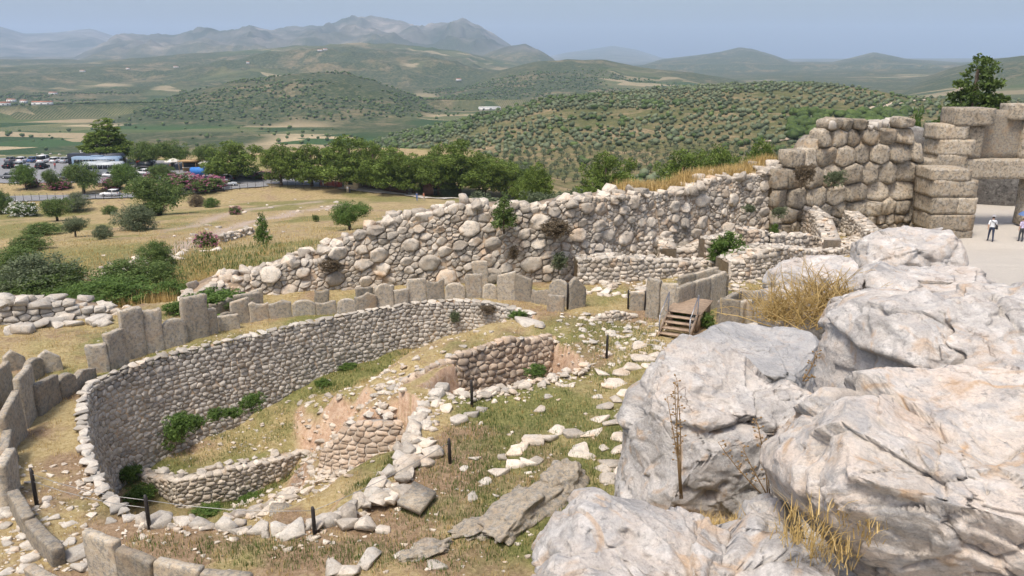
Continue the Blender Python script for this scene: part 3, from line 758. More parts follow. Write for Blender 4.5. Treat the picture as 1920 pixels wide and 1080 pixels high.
# ---- the citadel wall of great boulders
rng = random.Random(11)
CIT_SKY = [(-200, 560), (0, 557), (60, 560), (120, 562), (200, 575), (260, 582), (320, 585), (345, 566), (365, 540), (400, 522), (440, 514), (500, 498), (550, 482), (612, 474), (616, 452), (650, 444), (690, 428), (730, 408), (770, 400), (830, 384), (860, 378), (960, 376), (1000, 382), (1060, 372), (1100, 366), (1160, 360), (1200, 352), (1260, 352), (1300, 350), (1345, 328), (1440, 318), (1478, 300), (1500, 290), (1560, 290)]
fw = Face(CIT[4:14], side=1, batter=.10, smooth_n=2)
ztop = lambda u: skyline_z(fw, CIT_SKY, u)-.25
_us = np.linspace(0, fw.len, 160); _zt = np.array([ztop(u) for u in _us])
zt = lambda u: float(np.interp(u, _us, _zt))
zb = lambda u: -.4
U1 = fw.len-5.5
wall = empty('cyclopean_wall', (0, 0, 0), label='long fortification wall of huge rough limestone boulders behind the slab circle', cat='wall')
S, cells = rough_cells(0, (U1+.5)/1.28, -.4, 8.5, rng, (.27, .70), (.08, .15), 12000, 26000, pack=.80)
S = [(u*1.28, v, r) for u, v, r in S]; cells = [[(a*1.28+.22*(b-v), b) for a, b in P] for P, (u, v, r) in zip(cells, S)]
nb = masonry(wall, cut_to(cells, S, zb, zt, 0, U1, rng, .30), fw, M['cyclo'], rng, depth=.5, bulge=.15, detail=2, limit=300, piece='boulder', gap=.008, w0=lambda u, v: .05*math.sin(u*1.7+v))
core(wall, fw, 0, U1, zb, lambda u: zt(u)-.28, 2.6, inset=.0)
mb_n = 0
for i in range(190):      # stones lying along the broken top of the wall
    u = rng.uniform(0, U1); p, n = fw.at(u); w = rng.uniform(.2, 2.3); sz = rng.uniform(.35, .95)
    rock_obj('top_stone', (p.x-n.x*w, p.y-n.y*w, zt(u)-.30+rng.uniform(-.05, .12)), (sz, sz*rng.uniform(.7, 1), sz*rng.uniform(.55, .8)), rng.uniform(0, 6.3), 'cyclo', rng, wall, sink=.2)
# ---- low rubble wall running on to the west
wl = empty('low_rubble_wall', label='low broken wall of white rubble beside the western slabs', cat='wall')
fl = Face(CIT[1:5], side=1, batter=.12, smooth_n=1)
zl_t = lambda u: skyline_z(fl, CIT_SKY, u)-.15
S, cells = course_cells(0, fl.len, -.6, 2.4, rng, (.2, .36), (.35, .75))
masonry(wl, cut_to(cells, S, lambda u: -.6, zl_t, 6, fl.len, rng, .2), fl, M['white'], rng, depth=.4, bulge=.12, limit=200)
core(wl, fl, 6, fl.len, lambda u: -.6, lambda u: zl_t(u)-.15, 1.4)
for i in range(120):
    u = rng.uniform(7, fl.len+1.5); p, n = fl.at(min(u, fl.len)); w = rng.uniform(-1.6, 1.5); sz = rng.uniform(.3, .85)
    z0 = zl_t(min(u, fl.len))-.2 if w > 0 else hz(p.x-n.x*w, p.y-n.y*w)
    rock_obj('stone', (p.x-n.x*w, p.y-n.y*w, z0), (sz*1.2, sz, sz*.6), rng.uniform(0, 6.3), 'white', rng, wl, sink=.25)

# ---- the gate bastion of big rounded conglomerate blocks
FB = Face([(17.2, 52.6), (20.5, 54.2), (24.0, 55.8), (28.9, 57.2)], side=1, batter=.04)
SKY_B = [(1440, 318), (1474, 306), (1486, 286), (1500, 282), (1522, 278), (1530, 250), (1545, 231), (1620, 229), (1650, 235), (1700, 228), (1722, 236), (1740, 262), (1765, 262), (1800, 235)]
bast = empty('gate_bastion', label='bastion wall of big rounded brown blocks next to the gate', cat='wall')
zB = lambda u: skyline_z(FB, SKY_B, u)
S = []; rows = [(.2, .6, .5, 1.0), (.75, .6, .6, 1.2), (1.6, 1.1, 1.0, 1.9), (2.85, 1.35, 1.3, 2.2), (4.2, 1.35, 1.3, 2.1), (5.5, 1.3, 1.2, 2.0), (6.7, 1.15, 1.1, 1.9), (7.65, .8, 1.0, 1.7), (8.3, .7, .6, 1.0)]
for vc, hh_, w0_, w1_ in rows:
    u = -rng.uniform(0, .6)
    while u < FB.len+1:
        w = rng.uniform(w0_, w1_); S.append((u+w/2, vc+rng.uniform(-.08, .08), hh_*.5*rng.uniform(.9, 1.05))); u += w
S2 = [(u/1.3, v, r*.5) for u, v, r in S]; cells = [[(a*1.3, b) for a, b in P] for P in power_cells(S2, 2.6)]
sel = cut_to(cells, S, lambda u: -.3, lambda u: zB(u)+.1, 0, FB.len, rng, .25)
masonry(bast, sel, FB, M['conglo'], rng, depth=.8, bulge=.24, detail=2, limit=300, piece='block', gap=.02, smooth=True)
core(bast, FB, 0, FB.len, lambda u: -.3, lambda u: zB(u)-.9, 1.6, mat=M['conglo'], inset=.02)
for i in range(26):
    u = rng.uniform(4.2, FB.len-.8); p, n = FB.at(u); sz = rng.uniform(.35, .9); w = rng.uniform(0, 1.6)
    rock_obj('stone', (p.x-n.x*w, p.y-n.y*w, zB(u)-.35), (sz*1.1, sz, sz*.8), rng.uniform(0, 6), 'white', rng, bast, sink=.1)

# ---- the round retaining wall of the grave circle
rw = empty('retaining_wall', label='tall curved dry stone retaining wall lining the grave pit', cat='wall')
WP = [gz(*q)[:2] for q in WALL_PX]
WP_IN = [(a, b) for a, b in WP]
fr = Face(WP_IN, side=-1, batter=0.10, smooth_n=3)      # open side towards the pit
# the face looks into the pit: check which side that is
_p, _n = fr.at(fr.len*.5)
if not in_poly(np.array([_p.x+_n.x*.8]), np.array([_p.y+_n.y*.8]), PIT)[0]:
    fr = Face(WP_IN, side=1, batter=0.10, smooth_n=3)
_uu = np.linspace(0, fr.len, 90); _zb = []
for u in _uu:
    p, n = fr.at(u); _zb.append(min(hz(p.x+n.x*d_, p.y+n.y*d_) for d_ in (.5, .9)))
_zb = np.array(_zb)
zbw = lambda u: float(np.interp(u, _uu, _zb))-.25
S, cells = course_cells(0, fr.len, -5.2, .06, rng, (.13, .23), (.20, .40), .3)
sel = cut_to(cells, S, zbw, lambda u: .0+.03*math.sin(u*3), 0, fr.len, rng, .04)
def fr_tone(u, v, r): return min(1, max(0, r.gauss(.5, .25)))
nr = masonry(rw, sel, fr, M['grey'], rng, depth=.22, bulge=.075, limit=300, gap=.010, tonef=fr_tone)
core(rw, fr, 0, fr.len, lambda u: zbw(u)-.3, lambda u: -.34, .7, step=.3, inset=.005)
# coping stones along its lip
k = 0; u = .1
while u < fr.len:
    w = rng.uniform(.28, .55); p, n = fr.at(u+w/2); a = math.atan2(n.y, n.x)
    o = rock_obj('coping_stone', (p.x-n.x*.14, p.y-n.y*.14, .0), (rng.uniform(.30, .58), w*1.08, rng.uniform(.12, .2)), a+rng.uniform(-.3, .3), rng.choice(['white', 'grey', 'grey']), rng, rw, sink=.5)
    u += w

# ---- the rough wall that carries the ramp
rpw = empty('ramp_wall', label='rough boulder wall carrying the ramp under the big boulders', cat='wall')
fp = Face([(a-.12, b) for a, b in RAMP[1:-1]], side=-1, smooth_n=1)
if fp.at(10)[1].x > 0: fp = Face([(a-.12, b) for a, b in RAMP[1:-1]], side=1, smooth_n=1)
zr_ = lambda u: max(.1, min(8.2, (50.5-fp.at(u)[0].y)*.172-.1))
S, cells = rough_cells(0, fp.len, -.3, 8.6, rng, (.30, .62), (.1, .18), 6000, 9000)
masonry(rpw, cut_to(cells, S, lambda u: -.3, zr_, 0, fp.len-4, rng, .1), fp, M['cyclo'], rng, depth=.4, bulge=.14, limit=0)

# ================================================================== SLABS, RUINS, GATE, STEPS
rng = random.Random(23)
def slab_mesh(w, h, t, rng, top='flat'):
    """an upright weathered slab: grid front and back, worn top edge"""
    nu, nv = 7, 7; GA = [0, .035, .2, .4, .6, .8, .965, 1]; GB = [0, .2, .4, .6, .78, .9, .97, 1]; sd = rng.randrange(999); prof = []
    kind = rng.choice(['flat', 'slope', 'round', 'broken', 'flat']) if top == 'any' else top
    sl = rng.uniform(-.16, .16)
    for i in range(nu+1):
        x_ = GA[i]
        k = {'flat': 1-.03*rng.random(), 'slope': 1+sl*(x_-.5)*1.6, 'round': 1-.22*abs(2*x_-1)**3, 'broken': 1-.16*abs(math.sin(3.1*x_+sd))-.05*rng.random(), 'peak': 1-.55*abs(x_-.38)}[kind]
        if i in (0, nu): k -= .025
        prof.append(k)
    V = []; Fc = []
    for s in (-1, 1):
        for j in range(nv+1):
            for i in range(nu+1):
                a, b = GA[i], GB[j]
                x_ = (a-.5)*w; z_ = b*h*prof[i]
                e = .78 if min(a, 1-a, 1-b) < .01 else 1.0
                n_ = float(vn3(np.array([x_*2.3+sd]), np.array([z_*2.3]), np.array([s*3.0]), 3)[0])
                V.append((x_+.02*math.sin(z_*5+sd), s*(t/2*e+.018*n_), z_))
    G = (nu+1)*(nv+1); f = lambda s, i, j: s*G+j*(nu+1)+i
    for j in range(nv):
        for i in range(nu):
            Fc.append((f(0, i, j), f(0, i+1, j), f(0, i+1, j+1), f(0, i, j+1))); Fc.append((f(1, i+1, j), f(1, i, j), f(1, i, j+1), f(1, i+1, j+1)))
        Fc.append((f(1, 0, j), f(0, 0, j), f(0, 0, j+1), f(1, 0, j+1))); Fc.append((f(0, nu, j), f(1, nu, j), f(1, nu, j+1), f(0, nu, j+1)))
    for i in range(nu): Fc.append((f(0, i, nv), f(0, i+1, nv), f(1, i+1, nv), f(1, i, nv)))
    return mesh_np('slab', V, Fc, tone=rng.random(), smooth=False)
def slab(root, a, b, h, t=.22, zb=0.0, top='any', mat='slab', lean=0.0):
    """one slab standing on the line a-b"""
    a = Vector(a[:2]); b = Vector(b[:2]); d = b-a; c = (a+b)/2
    o = obj('slab', slab_mesh(d.length*.985, h+.25, t, rng, top), M[mat], root, loc=(c.x, c.y, zb-.25), rz=math.atan2(d.y, d.x))
    o.rotation_euler = (rng.uniform(-.05, .05)+lean, rng.uniform(-.02, .02), math.atan2(d.y, d.x)); return o
def slab_row(root, pix, zb=0.0, t=.18, mat='slab'):
    """pix: (x_left, x_right, y_base_left, y_base_right, y_top) read from the photograph"""
    for q in pix:
        x0, x1, y0, y1, yt = q[:5]; top = q[5] if len(q) > 5 else 'any'
        a, b = gz(x0, y0, zb), gz(x1, y1, zb); c = (a+b)/2
        h = max(.25, gy((x0+x1)/2, yt, c.y).z-zb)
        slab(root, a, b, h, t, zb, top, mat)
back = empty('slab_parapet', label='curving row of grey upright slabs between the retaining wall and boulder wall', cat='parapet')
slab_row(back, [(410, 440, 612, 606, 585), (436, 470, 606, 598, 562), (468, 505, 600, 594, 563), (505, 548, 596, 592, 560), (548, 592, 592, 588, 562), (592, 632, 588, 585, 562), (632, 668, 586, 583, 560), (664, 706, 583, 578, 547), (705, 738, 577, 573, 532, 'round'), (738, 766, 572, 568, 542),
                (764, 800, 567, 563, 522), (800, 834, 563, 561, 520, 'broken'), (834, 872, 561, 560, 530, 'round'), (872, 904, 559, 558, 512, 'flat'), (904, 932, 559, 559, 532, 'round'), (932, 966, 560, 561, 512, 'slope'), (965, 997, 561, 563, 518, 'slope'), (996, 1030, 564, 569, 540, 'broken'), (1030, 1066, 570, 574, 524, 'round')])
slab_row(back, [(887, 916, 541, 541, 488, 'flat'), (590, 618, 567, 566, 540), (700, 740, 566, 562, 535), (668, 700, 570, 566, 538), (1026, 1058, 580, 583, 553, 'flat')], t=.2)
slab_row(back, [(395, 440, 600, 590, 560), (440, 490, 588, 580, 550, 'slope'), (456, 495, 575, 570, 545, 'slope'), (408, 450, 618, 612, 590)], t=.2)
tall = empty('tall_slabs', label='group of tall thick slabs including the tallest, above the retaining wall', cat='slabs')
slab_row(tall, [(344, 392, 640, 628, 553, 'flat'), (388, 408, 628, 622, 578, 'flat'), (306, 352, 652, 640, 598, 'round'), (272, 308, 660, 652, 580, 'flat'), (232, 274, 672, 660, 576, 'flat'), (205, 240, 690, 676, 620, 'flat'), (166, 207, 695, 690, 644, 'flat')], t=.24)
west = empty('western_slabs', label='double row of leaning slabs curving along the dry grass strip', cat='slabs')
slab_row(west, [(140, 176, 726, 700, 690, 'peak'), (108, 142, 742, 728, 700, 'round'), (70, 110, 778, 745, 712, 'slope'), (76, 118, 698, 690, 655, 'peak'), (50, 80, 715, 700, 672), (10, 50, 700, 690, 655, 'peak')], t=.26)
slab_row(west, [(46, 70, 800, 770, 694, 'flat'), (-5, 26, 770, 740, 688, 'flat'), (-30, 0, 790, 765, 700), (16, 46, 850, 806, 755, 'slope')], t=.24)
slab_row(west, [(10, 26, 900, 852, 822), (8, 28, 945, 905, 855)], t=.28)
for (x0, y0, x1, y1, h) in [(30, 950, 60, 1005, .55), (58, 1005, 112, 1062, .50)]:
    slab(west, gz(x0, y0), gz(x1, y1), h, .30, 0, 'flat')
near = empty('near_slabs', label='row of thick lichen covered slabs along the near rim of the circle', cat='slabs')
for (x0, y0, x1, y1, h, tp) in [(172, 1072, 232, 1098, 1.15, 'flat'), (232, 1098, 298, 1122, 1.05, 'flat'), (298, 1122, 385, 1140, 1.0, 'flat'), (385, 1140, 478, 1150, .95, 'flat'), (478, 1150, 580, 1152, .72, 'flat'), (580, 1156, 690, 1158, .5, 'flat'), (690, 1158, 800, 1154, .5, 'flat'), (800, 1154, 905, 1145, .52, 'flat'), (905, 1145, 1010, 1130, .58, 'flat'), (60, 1090, 112, 1118, .45, 'flat'), (112, 1118, 172, 1135, .4, 'flat')]:
    slab(near, gz(x0, y0), gz(x1, y1), h, .25, 0, tp)
# entrance passage of slabs
ent = empty('entrance_slabs', label='entrance passage of big upright slabs around the boardwalk', cat='slabs')
def slab_px(root, x0, y0, x1, y1, yt, t=.24, top='flat'):
    a, b = gz(x0, y0), gz(x1, y1); h = gy((x0+x1)/2, yt, (a.y+b.y)/2).z
    slab(root, a, b, h, t, 0, top)
for q in [(1212, 590, 1236, 596, 521), (1236, 596, 1268, 598, 531), (1266, 600, 1298, 588, 532), (1298, 588, 1328, 576, 523), (1328, 576, 1358, 562, 514), (1338, 548, 1362, 560, 508), (1270, 555, 1300, 548, 514), (1300, 548, 1345, 535, 506), (1345, 618, 1384, 622, 560), (1384, 612, 1398, 606, 562), (1398, 612, 1440, 604, 560), (1346, 606, 1385, 585, 553), (1385, 585, 1430, 592, 545), (1430, 604, 1452, 596, 563)]:
    slab_px(ent, *q)
lone = empty('lone_slab', label='single short slab between two dark posts left of the entrance passage', cat='slab')
slab_px(lone, 1180, 577, 1209, 577, 548, .2)
marker = empty('broken_slab', label='pale broken upright slab leaning by the dark wall joint', cat='slab')
slab_px(marker, 1066, 577, 1096, 572, 518, .3, 'peak')
# flat paving slab in the grass
mb = MB(); c = [gz(*q, .03) for q in [(745, 948), (788, 966), (818, 930), (776, 910)]]
mb.add([p for p in c]+[p+Vector((0, 0, .14)) for p in c], [(3, 2, 1, 0), (4, 5, 6, 7), (0, 1, 5, 4), (1, 2, 6, 5), (2, 3, 7, 6), (3, 0, 4, 7)])
mb.build('flat_slab', M['slab'], label='flat square slab lying in the grass beside the pit rim', cat='slab')

# ---- rubble walls of ruined rooms
def ruin(name, label, pix, zt, zb=0.0, thick=.7, mat='lime', hh=(.17, .3), ww=(.25, .5), limit=60, side=1, batter=.06, z_is=True, ends=True):
    """pix: foot of the visible face in the picture (x, y); zt: heights of the top at each point"""
    P = [gz(a, b, zb) for a, b in pix]; line = [(p.x, p.y) for p in P]
    f = Face(line, side=side, batter=batter); us = f.u
    top = lambda u: float(np.interp(u, us, zt))
    root = empty(name, label=label, cat='wall')
    S, cells = course_cells(0, f.len, zb-.3, max(zt)+.3, rng, hh, ww, .3)
    masonry(root, cut_to(cells, S, lambda u: zb-.25, lambda u: top(u)-.05, 0, f.len, rng, .1), f, M[mat], rng, depth=.25, bulge=.09, limit=limit)
    core(root, f, 0, f.len, lambda u: zb-.2, lambda u: top(u)-.12, thick, mat=M['lime'], inset=.02)
    fb = Face([(f.at(u)[0].x-f.at(u)[1].x*thick, f.at(u)[0].y-f.at(u)[1].y*thick) for u in np.linspace(0, f.len, 12)], side=-side)
    n_ = int(f.len*thick*7)
    for i in range(n_):
        u = rng.uniform(0, f.len); p, n = f.at(u); w = rng.uniform(.05, thick); sz = rng.uniform(.2, .42)
        rock_obj('top_stone', (p.x-n.x*w, p.y-n.y*w, top(u)-.14), (sz*1.2, sz, sz*.55), rng.uniform(0, 6.3), mat if rng.random() < .4 else 'white', rng, root, sink=.2)
    return root
def on_floor(px, py, z=0.0):
    p = gz(px, py, z)
    for _ in range(5): p = gz(px, py, hz(p.x, p.y))
    return p
def hpx(px, py, yt, zb=0.0): return gy(px, yt, gz(px, py, zb).y).z
def ruin_px(name, label, pts, zb=0.0, **kw):
    """pts: (x, y of foot, y of top)"""
    return ruin(name, label, [(a, b) for a, b, c in pts], [hpx(a, b, c, zb) for a, b, c in pts], zb, **kw)
ruin_px('ruined_wall', 'long low rubble wall behind the entrance slabs', [(1083, 532, 484), (1150, 530, 482), (1235, 524, 484), (1240, 524, 486), (1345, 512, 490)], thick=1.1, limit=90)
ruin_px('ruined_wall', 'stub of pale rubble wall standing beside the dark wall joint', [(1083, 484, 420), (1118, 484, 418)], zb=.6, thick=1.0, limit=30)
ruin_px('ruined_wall', 'short rubble cross wall in the middle of the ruined rooms', [(1165, 480, 452), (1222, 476, 440), (1226, 474, 440)], zb=.6, thick=.8, limit=40)
ruin_px('ruined_wall', 'rubble wall below the tall green shrub', [(1365, 532, 490), (1400, 530, 478), (1450, 524, 462), (1500, 512, 466), (1545, 498, 470)], thick=1.6, limit=90)
ruin_px('ruined_wall', 'rubble wall with a reddish clay patch above the tall shrub', [(1325, 478, 447), (1390, 474, 436), (1395, 474, 430), (1440, 470, 432)], zb=.9, thick=1.0, limit=50)
ruin_px('ruined_wall', 'sloping rubble wall climbing to the bastion foot', [(1540, 462, 446), (1520, 436, 400), (1500, 420, 386)], zb=1.0, thick=1.0, limit=50, side=-1)
ruin_px('ruined_wall', 'rubble wall beside the weedy room under the bastion', [(1620, 452, 432), (1600, 436, 412), (1575, 420, 392)], zb=1.0, thick=1.0, limit=50, side=-1)
ruin_px('ruined_wall', 'rubble cross wall running back from the long low wall', [(1236, 486, 462), (1226, 458, 428)], zb=.5, thick=.9, limit=40, side=-1)
ruin_px('ruined_wall', 'broken rubble wall between the cross wall and the tall shrub', [(1255, 486, 470), (1300, 482, 462), (1322, 480, 450)], zb=.5, thick=.9, limit=40)
ruin_px('ruined_wall', 'rubble wall bounding the weedy room under the big wall', [(1450, 470, 440), (1500, 462, 440), (1535, 455, 440)], zb=.9, thick=1.0, limit=40)
ruin_px('ruined_wall', 'stepped rubble wall in front of the clay patch', [(1395, 505, 478), (1440, 498, 466), (1475, 494, 470)], zb=.5, thick=1.2, limit=40)
ruin_px('clay_wall', 'reddish clay stub standing above the tall shrub', [(1390, 476, 428), (1425, 474, 430)], zb=.9, thick=.8, limit=30, mat='clay')
ruin_px('ruined_wall', 'rubble wall along the far side of the ruined rooms', [(1130, 462, 446), (1190, 458, 440), (1250, 452, 438)], zb=.5, thick=.8, limit=40)
ruin_px('ruined_wall', 'rubble bank between bastion foot and path boulder', [(1560, 488, 470), (1605, 476, 455), (1640, 462, 440)], zb=.4, thick=1.2, limit=40)
ruin_px('ruined_wall', 'small stretch of rubble wall in front of the lone slab', [(1115, 610, 590), (1150, 612, 582), (1196, 602, 590)], zb=-.3, thick=.35, limit=40, hh=(.13, .2), ww=(.18, .34))
ruin_px('shaft_wall', 'short stone wall at the right end of the orange shaft', [(1040, 692, 636), (1085, 680, 644), (1108, 668, 652)], zb=-1.6, thick=.5, limit=40, side=1, mat='grey', hh=(.12, .2), ww=(.18, .34))
ruin_px('shaft_lining', 'rough orange face of earth and rubble along the back of the shaft', [(752, 738, 716), (800, 744, 688), (870, 734, 660), (960, 714, 633), (1036, 694, 629)], zb=-1.4, thick=.35, limit=120, mat='clay', hh=(.10, .30), ww=(.14, .55), batter=.12)
# low walls on the floor of the pit
ruin_px('pit_wall', 'low rubble wall across the floor of the deep pit', [(262, 905, 880), (340, 945, 893), (440, 925, 872), (520, 896, 855), (572, 868, 838)], zb=-4.75, thick=.5, limit=120, hh=(.13, .21), ww=(.2, .38))
ruin_px('pit_wall', 'short rubble wall turning the corner on the pit floor', [(572, 868, 838), (610, 880, 855), (650, 888, 872)], zb=-4.6, thick=.5, limit=40, side=1, hh=(.13, .21), ww=(.2, .38))
ruin_px('pit_wall', 'leaning patch of reddish masonry on the earth bank in the pit', [(630, 850, 822), (660, 854, 788), (700, 858, 776), (745, 856, 780), (785, 836, 800)], zb=-2.9, thick=.5, limit=120, mat='clay', hh=(.12, .2), ww=(.18, .34), batter=.5)
# rubble spill and rim stones
def stones(root, pts, n, jit, size, mat, name='stone', flat=.6, zf=None, sink=.3):
    P = [Vector(p) for p in pts]; L = [0]
    for a, b in zip(P[:-1], P[1:]): L.append(L[-1]+(b-a).length)
    for i in range(n):
        u = (i+rng.uniform(.2, .8))/n*L[-1]; k = max(j for j in range(len(P)) if L[j] <= u); k = min(k, len(P)-2)
        p = P[k]+(P[k+1]-P[k])*((u-L[k])/(L[k+1]-L[k])); s = rng.uniform(*size)
        x_, y_ = p.x+rng.gauss(0, jit), p.y+rng.gauss(0, jit)
        z_ = hz(x_, y_) if zf is None else zf(p)
        d = P[k+1]-P[k]
        rock_obj(name, (x_, y_, z_), (s*rng.uniform(.95, 1.35), s, s*flat*rng.uniform(.8, 1.2)), math.atan2(d.y, d.x)+rng.uniform(-.4, .4), mat, rng, root, sink=sink)
rim = empty('rim_kerb', label='kerb of pale stone blocks around the near rim of the pit', cat='kerb')
RIM = [gz(*q) for q in [(265, 975)]+EDGE_PX]
stones(rim, RIM, 30, .08, (.38, .62), 'white', flat=.7, zf=lambda p: -.04)
stones(rim, RIM, 26, .16, (.26, .5), 'lime', flat=.7, zf=lambda p: -.04)
stones(rim, [gz(*q) for q in [(640, 985), (680, 960), (735, 915), (765, 870), (790, 815), (808, 770)]], 22, .28, (.35, .8), 'lime', flat=.55, zf=lambda p: -.02)
rim2 = empty('shaft_kerb', label='line of pale stones edging the orange earth shaft', cat='kerb')
stones(rim2, [gz(*q) for q in [(835, 740), (890, 745), (960, 728), (1030, 710), (1105, 688)]], 60, .16, (.18, .42), 'lime', zf=lambda p: -.04)
sp = empty('rubble_line', label='diagonal line of rubble across the pit floor', cat='rubble')
stones(sp, [gz(430, 972, -3.9), gz(500, 950, -3.6), gz(560, 925, -3.3), gz(650, 882, -2.9)], 60, .28, (.2, .5), 'lime')
rock_obj('stone', gz(537, 962, -3.2), (1.1, .8, .5), .3, 'slab', rng, sp)
# loose stones that lie about
def loose(label, group, pix, size, mat, z=0.0, flat=.55, cat='stone', nm='loose_stone'):
    for i, q in enumerate(pix):
        p = on_floor(q[0], q[1], z); s = (q[2] if len(q) > 2 else rng.uniform(*size))
        z_ = hz(p.x, p.y)
        rock_obj(nm, (p.x, p.y, z_), (s*1.25, s, s*flat), rng.uniform(-.6, .9), mat, rng, sink=rng.uniform(.35, .55), label=label, cat=cat, group=group)
path_px = [(1150, 722, .7), (1165, 700, .7), (1142, 725, .5), (1128, 700), (1180, 690, .75), (1205, 675, .8), (1230, 668, .6), (1118, 745), (1135, 765), (1108, 812, .8), (1075, 815, .6), (1045, 810), (1020, 822, .75), (1000, 828, .6), (985, 835), (1085, 848, .7), (1100, 856, .5), (1150, 795, .6), (1165, 785), (1130, 840), (1150, 868, .7), (1135, 880), (1160, 845, .5), (1140, 900, .6), (1165, 822, .6), (1175, 760), (1170, 738, .6), (1195, 650, .6), (1215, 690, .5), (1155, 750, .5), (1125, 785, .5), (1185, 800, .5), (1180, 850, .5), (1160, 890, .5)]
loose('flat pale stone of the paving line beside the big boulders', 'paving stones along the big boulders', path_px, (.35, .6), 'lime', flat=.45)
loose('brownish stone of the small angled stone setting in the grass', 'stones of the angled setting', [(960, 850, .5), (965, 870, .55), (990, 868, .55), (945, 860, .4), (1005, 866, .4), (935, 885, .45), (975, 840, .45)], (.3, .5), 'lime')
loose('small pale stone lying in the grass between pit and boulders', 'small stones in the grass', [(885, 932), (720, 995, .35), (695, 1050, .6), (745, 1040), (820, 1058, .4), (870, 880), (890, 860), (910, 905), (1010, 770), (1025, 745), (860, 790, .5), (880, 778, .5), (650, 1075, .5), (620, 1070, .5), (780, 1030), (930, 930), (1050, 870), (905, 770, .45), (870, 735)], (.2, .4), 'white')
loose('small white stone scattered near the steps and entrance', 'small stones near the steps', [(1060+rng.uniform(0, 190), 590+rng.uniform(0, 65)) for _ in range(45)], (.12, .4), 'white')
loose('small pale stone scattered on the ground outside the western slabs', 'stones outside the western slabs', [(rng.uniform(0, 110), rng.uniform(930, 1075)) for _ in range(26)], (.14, .36), 'white')
loose('fallen stone lying below the leaning near slabs', 'stones by the near slabs', [(160, 1040, .7), (175, 1060, .5), (150, 1065, .4), (205, 980, .3), (130, 985, .3), (125, 1020, .35)], (.3, .5), 'white')
loose('small stone lying on the dug floor of the grave pit', 'stones on the pit floor', [(600+rng.uniform(-40, 60), 790+rng.uniform(-50, 60)) for _ in range(26)], (.15, .4), 'lime', z=-3)
loose('rough block at the head of the orange shaft', 'blocks at the shaft head', [(1000, 605, 1.3), (985, 598, .7), (1012, 612, .6)], (.5, .6), 'white', flat=.5)
loose('small stone on the earth bank beside the orange shaft', 'stones on the earth bank', [(700+rng.uniform(0, 120), 715+rng.uniform(-30, 40)) for _ in range(20)], (.15, .4), 'white', z=-.7)
# bedrock outcrops
def outcrop(name, label, px, size, rz, seed, z=-.10):
    r_ = random.Random(seed); V, Fc = rock_mesh(r_, sub=5, sq=1.0, facets=6, rough=.34)
    fc_, fe_ = worley_facets(V[:, 0]*5, V[:, 1]*5, V[:, 2]*5, seed)
    n_ = .05*fc_-.03*np.exp(-(fe_/.06)**2)+ridged(V[:, 0]*5, V[:, 1]*5, V[:, 2]*5, 4, seed)*.030+fbm(V[:, 0]*14, V[:, 1]*14, V[:, 2]*14, 3, seed)*.012
    V = V*(1+n_*2)[:, None]
    p = gz(*px); o = obj(name, mesh_np(name, V, Fc, tone=.35), M['slab'], loc=(p.x, p.y, z), label=label, cat='rock'); o.scale = size; o.rotation_euler = (0, 0, rz); return o
outcrop('bedrock_outcrop', 'long grey ridge of bedrock in the grass left of the boulders', (975, 962), (3.6, 1.7, 1.3), .95, 3)
outcrop('bedrock_outcrop', 'rounded grey hump of bedrock at the end of the long ridge', (1062, 908), (2.1, 1.5, 1.3), .6, 4)
outcrop('bedrock_outcrop', 'low flat tongue of bedrock at the near end of the ridge', (905, 985), (2.3, 1.2, .9), .9, 5)
outcrop('bedrock_outcrop', 'small crumbling bedrock patch near the near slabs', (800, 1035), (1.5, .9, .6), .5, 6)

# ---- the gate: pillar, lintel, relieving slab, jamb
gate = empty('stone_gate', (30.4, 57, 0), label='monumental stone gate with pillar of squared blocks, huge lintel and great upright slab', cat='gate')
gate.location = (0, 0, 0)
def block(root, name, x0, y0, x1, y1, Y, t, mat='conglo', bev=.10, top=None):
    """squared block whose front shows between picture points (x0,y0) top-left and (x1,y1) bottom-right at distance Y"""
    a, b = gy(x0, y0, Y), gy(x1, y1, Y); a2 = gy(x1, y0, Y)
    w, h = b.x-a.x, a.z-b.z
    bm = bmesh.new(); bmesh.ops.create_cube(bm, size=1.0)
    for v in bm.verts: v.co = Vector((v.co.x*w, v.co.y*t, v.co.z*h))
    bmesh.ops.subdivide_edges(bm, edges=bm.edges[:], cuts=5, use_grid_fill=True)
    s_ = rng.randrange(999)
    for v in bm.verts:
        e = [min(bev, abs(abs(v.co[k])-d/2)) for k, d in enumerate((w, t, h))]
        q = sum(1 for k, d in enumerate((w, t, h)) if abs(abs(v.co[k])-d/2) < .02)
        c = v.co*(1-(.0 if q < 2 else .008 if q == 2 else .02))
        n_ = float(vn3(np.array([c.x*1.3+s_]), np.array([c.y*1.3]), np.array([c.z*1.3]), 5)[0])
        v.co = c+c.normalized()*(.045*n_+.022*rng.uniform(-1, 1))
    V = [v.co[:] for v in bm.verts]; bm.verts.index_update(); Fc = [tuple(v.index for v in f.verts) for f in bm.faces]; bm.free()
    return obj(name, mesh_np(name, V, Fc, tone=rng.random(), smooth=False), M[mat], root, loc=((a.x+b.x)/2, Y+t/2, (a.z+b.z)/2))
for q in [(1752, 338, 1832, 370), (1750, 371, 1795, 402), (1796, 371, 1830, 402), (1747, 403, 1826, 433), (1780, 433, 1822, 450), (1752, 318, 1822, 339), (1748, 433, 1780, 452)]:
    block(gate, 'block', *q, 53.8, 2.6)
for q in [(1760, 290, 1812, 318), (1762, 262, 1826, 292), (1762, 234, 1815, 262), (1796, 203, 1865, 236), (1738, 318, 1756, 345), (1735, 345, 1752, 400), (1735, 400, 1750, 440)]:
    block(gate, 'block', *q, 57.0, 2.2)
block(gate, 'lintel', 1738, 299, 1990, 336, 57.2, 2.3)
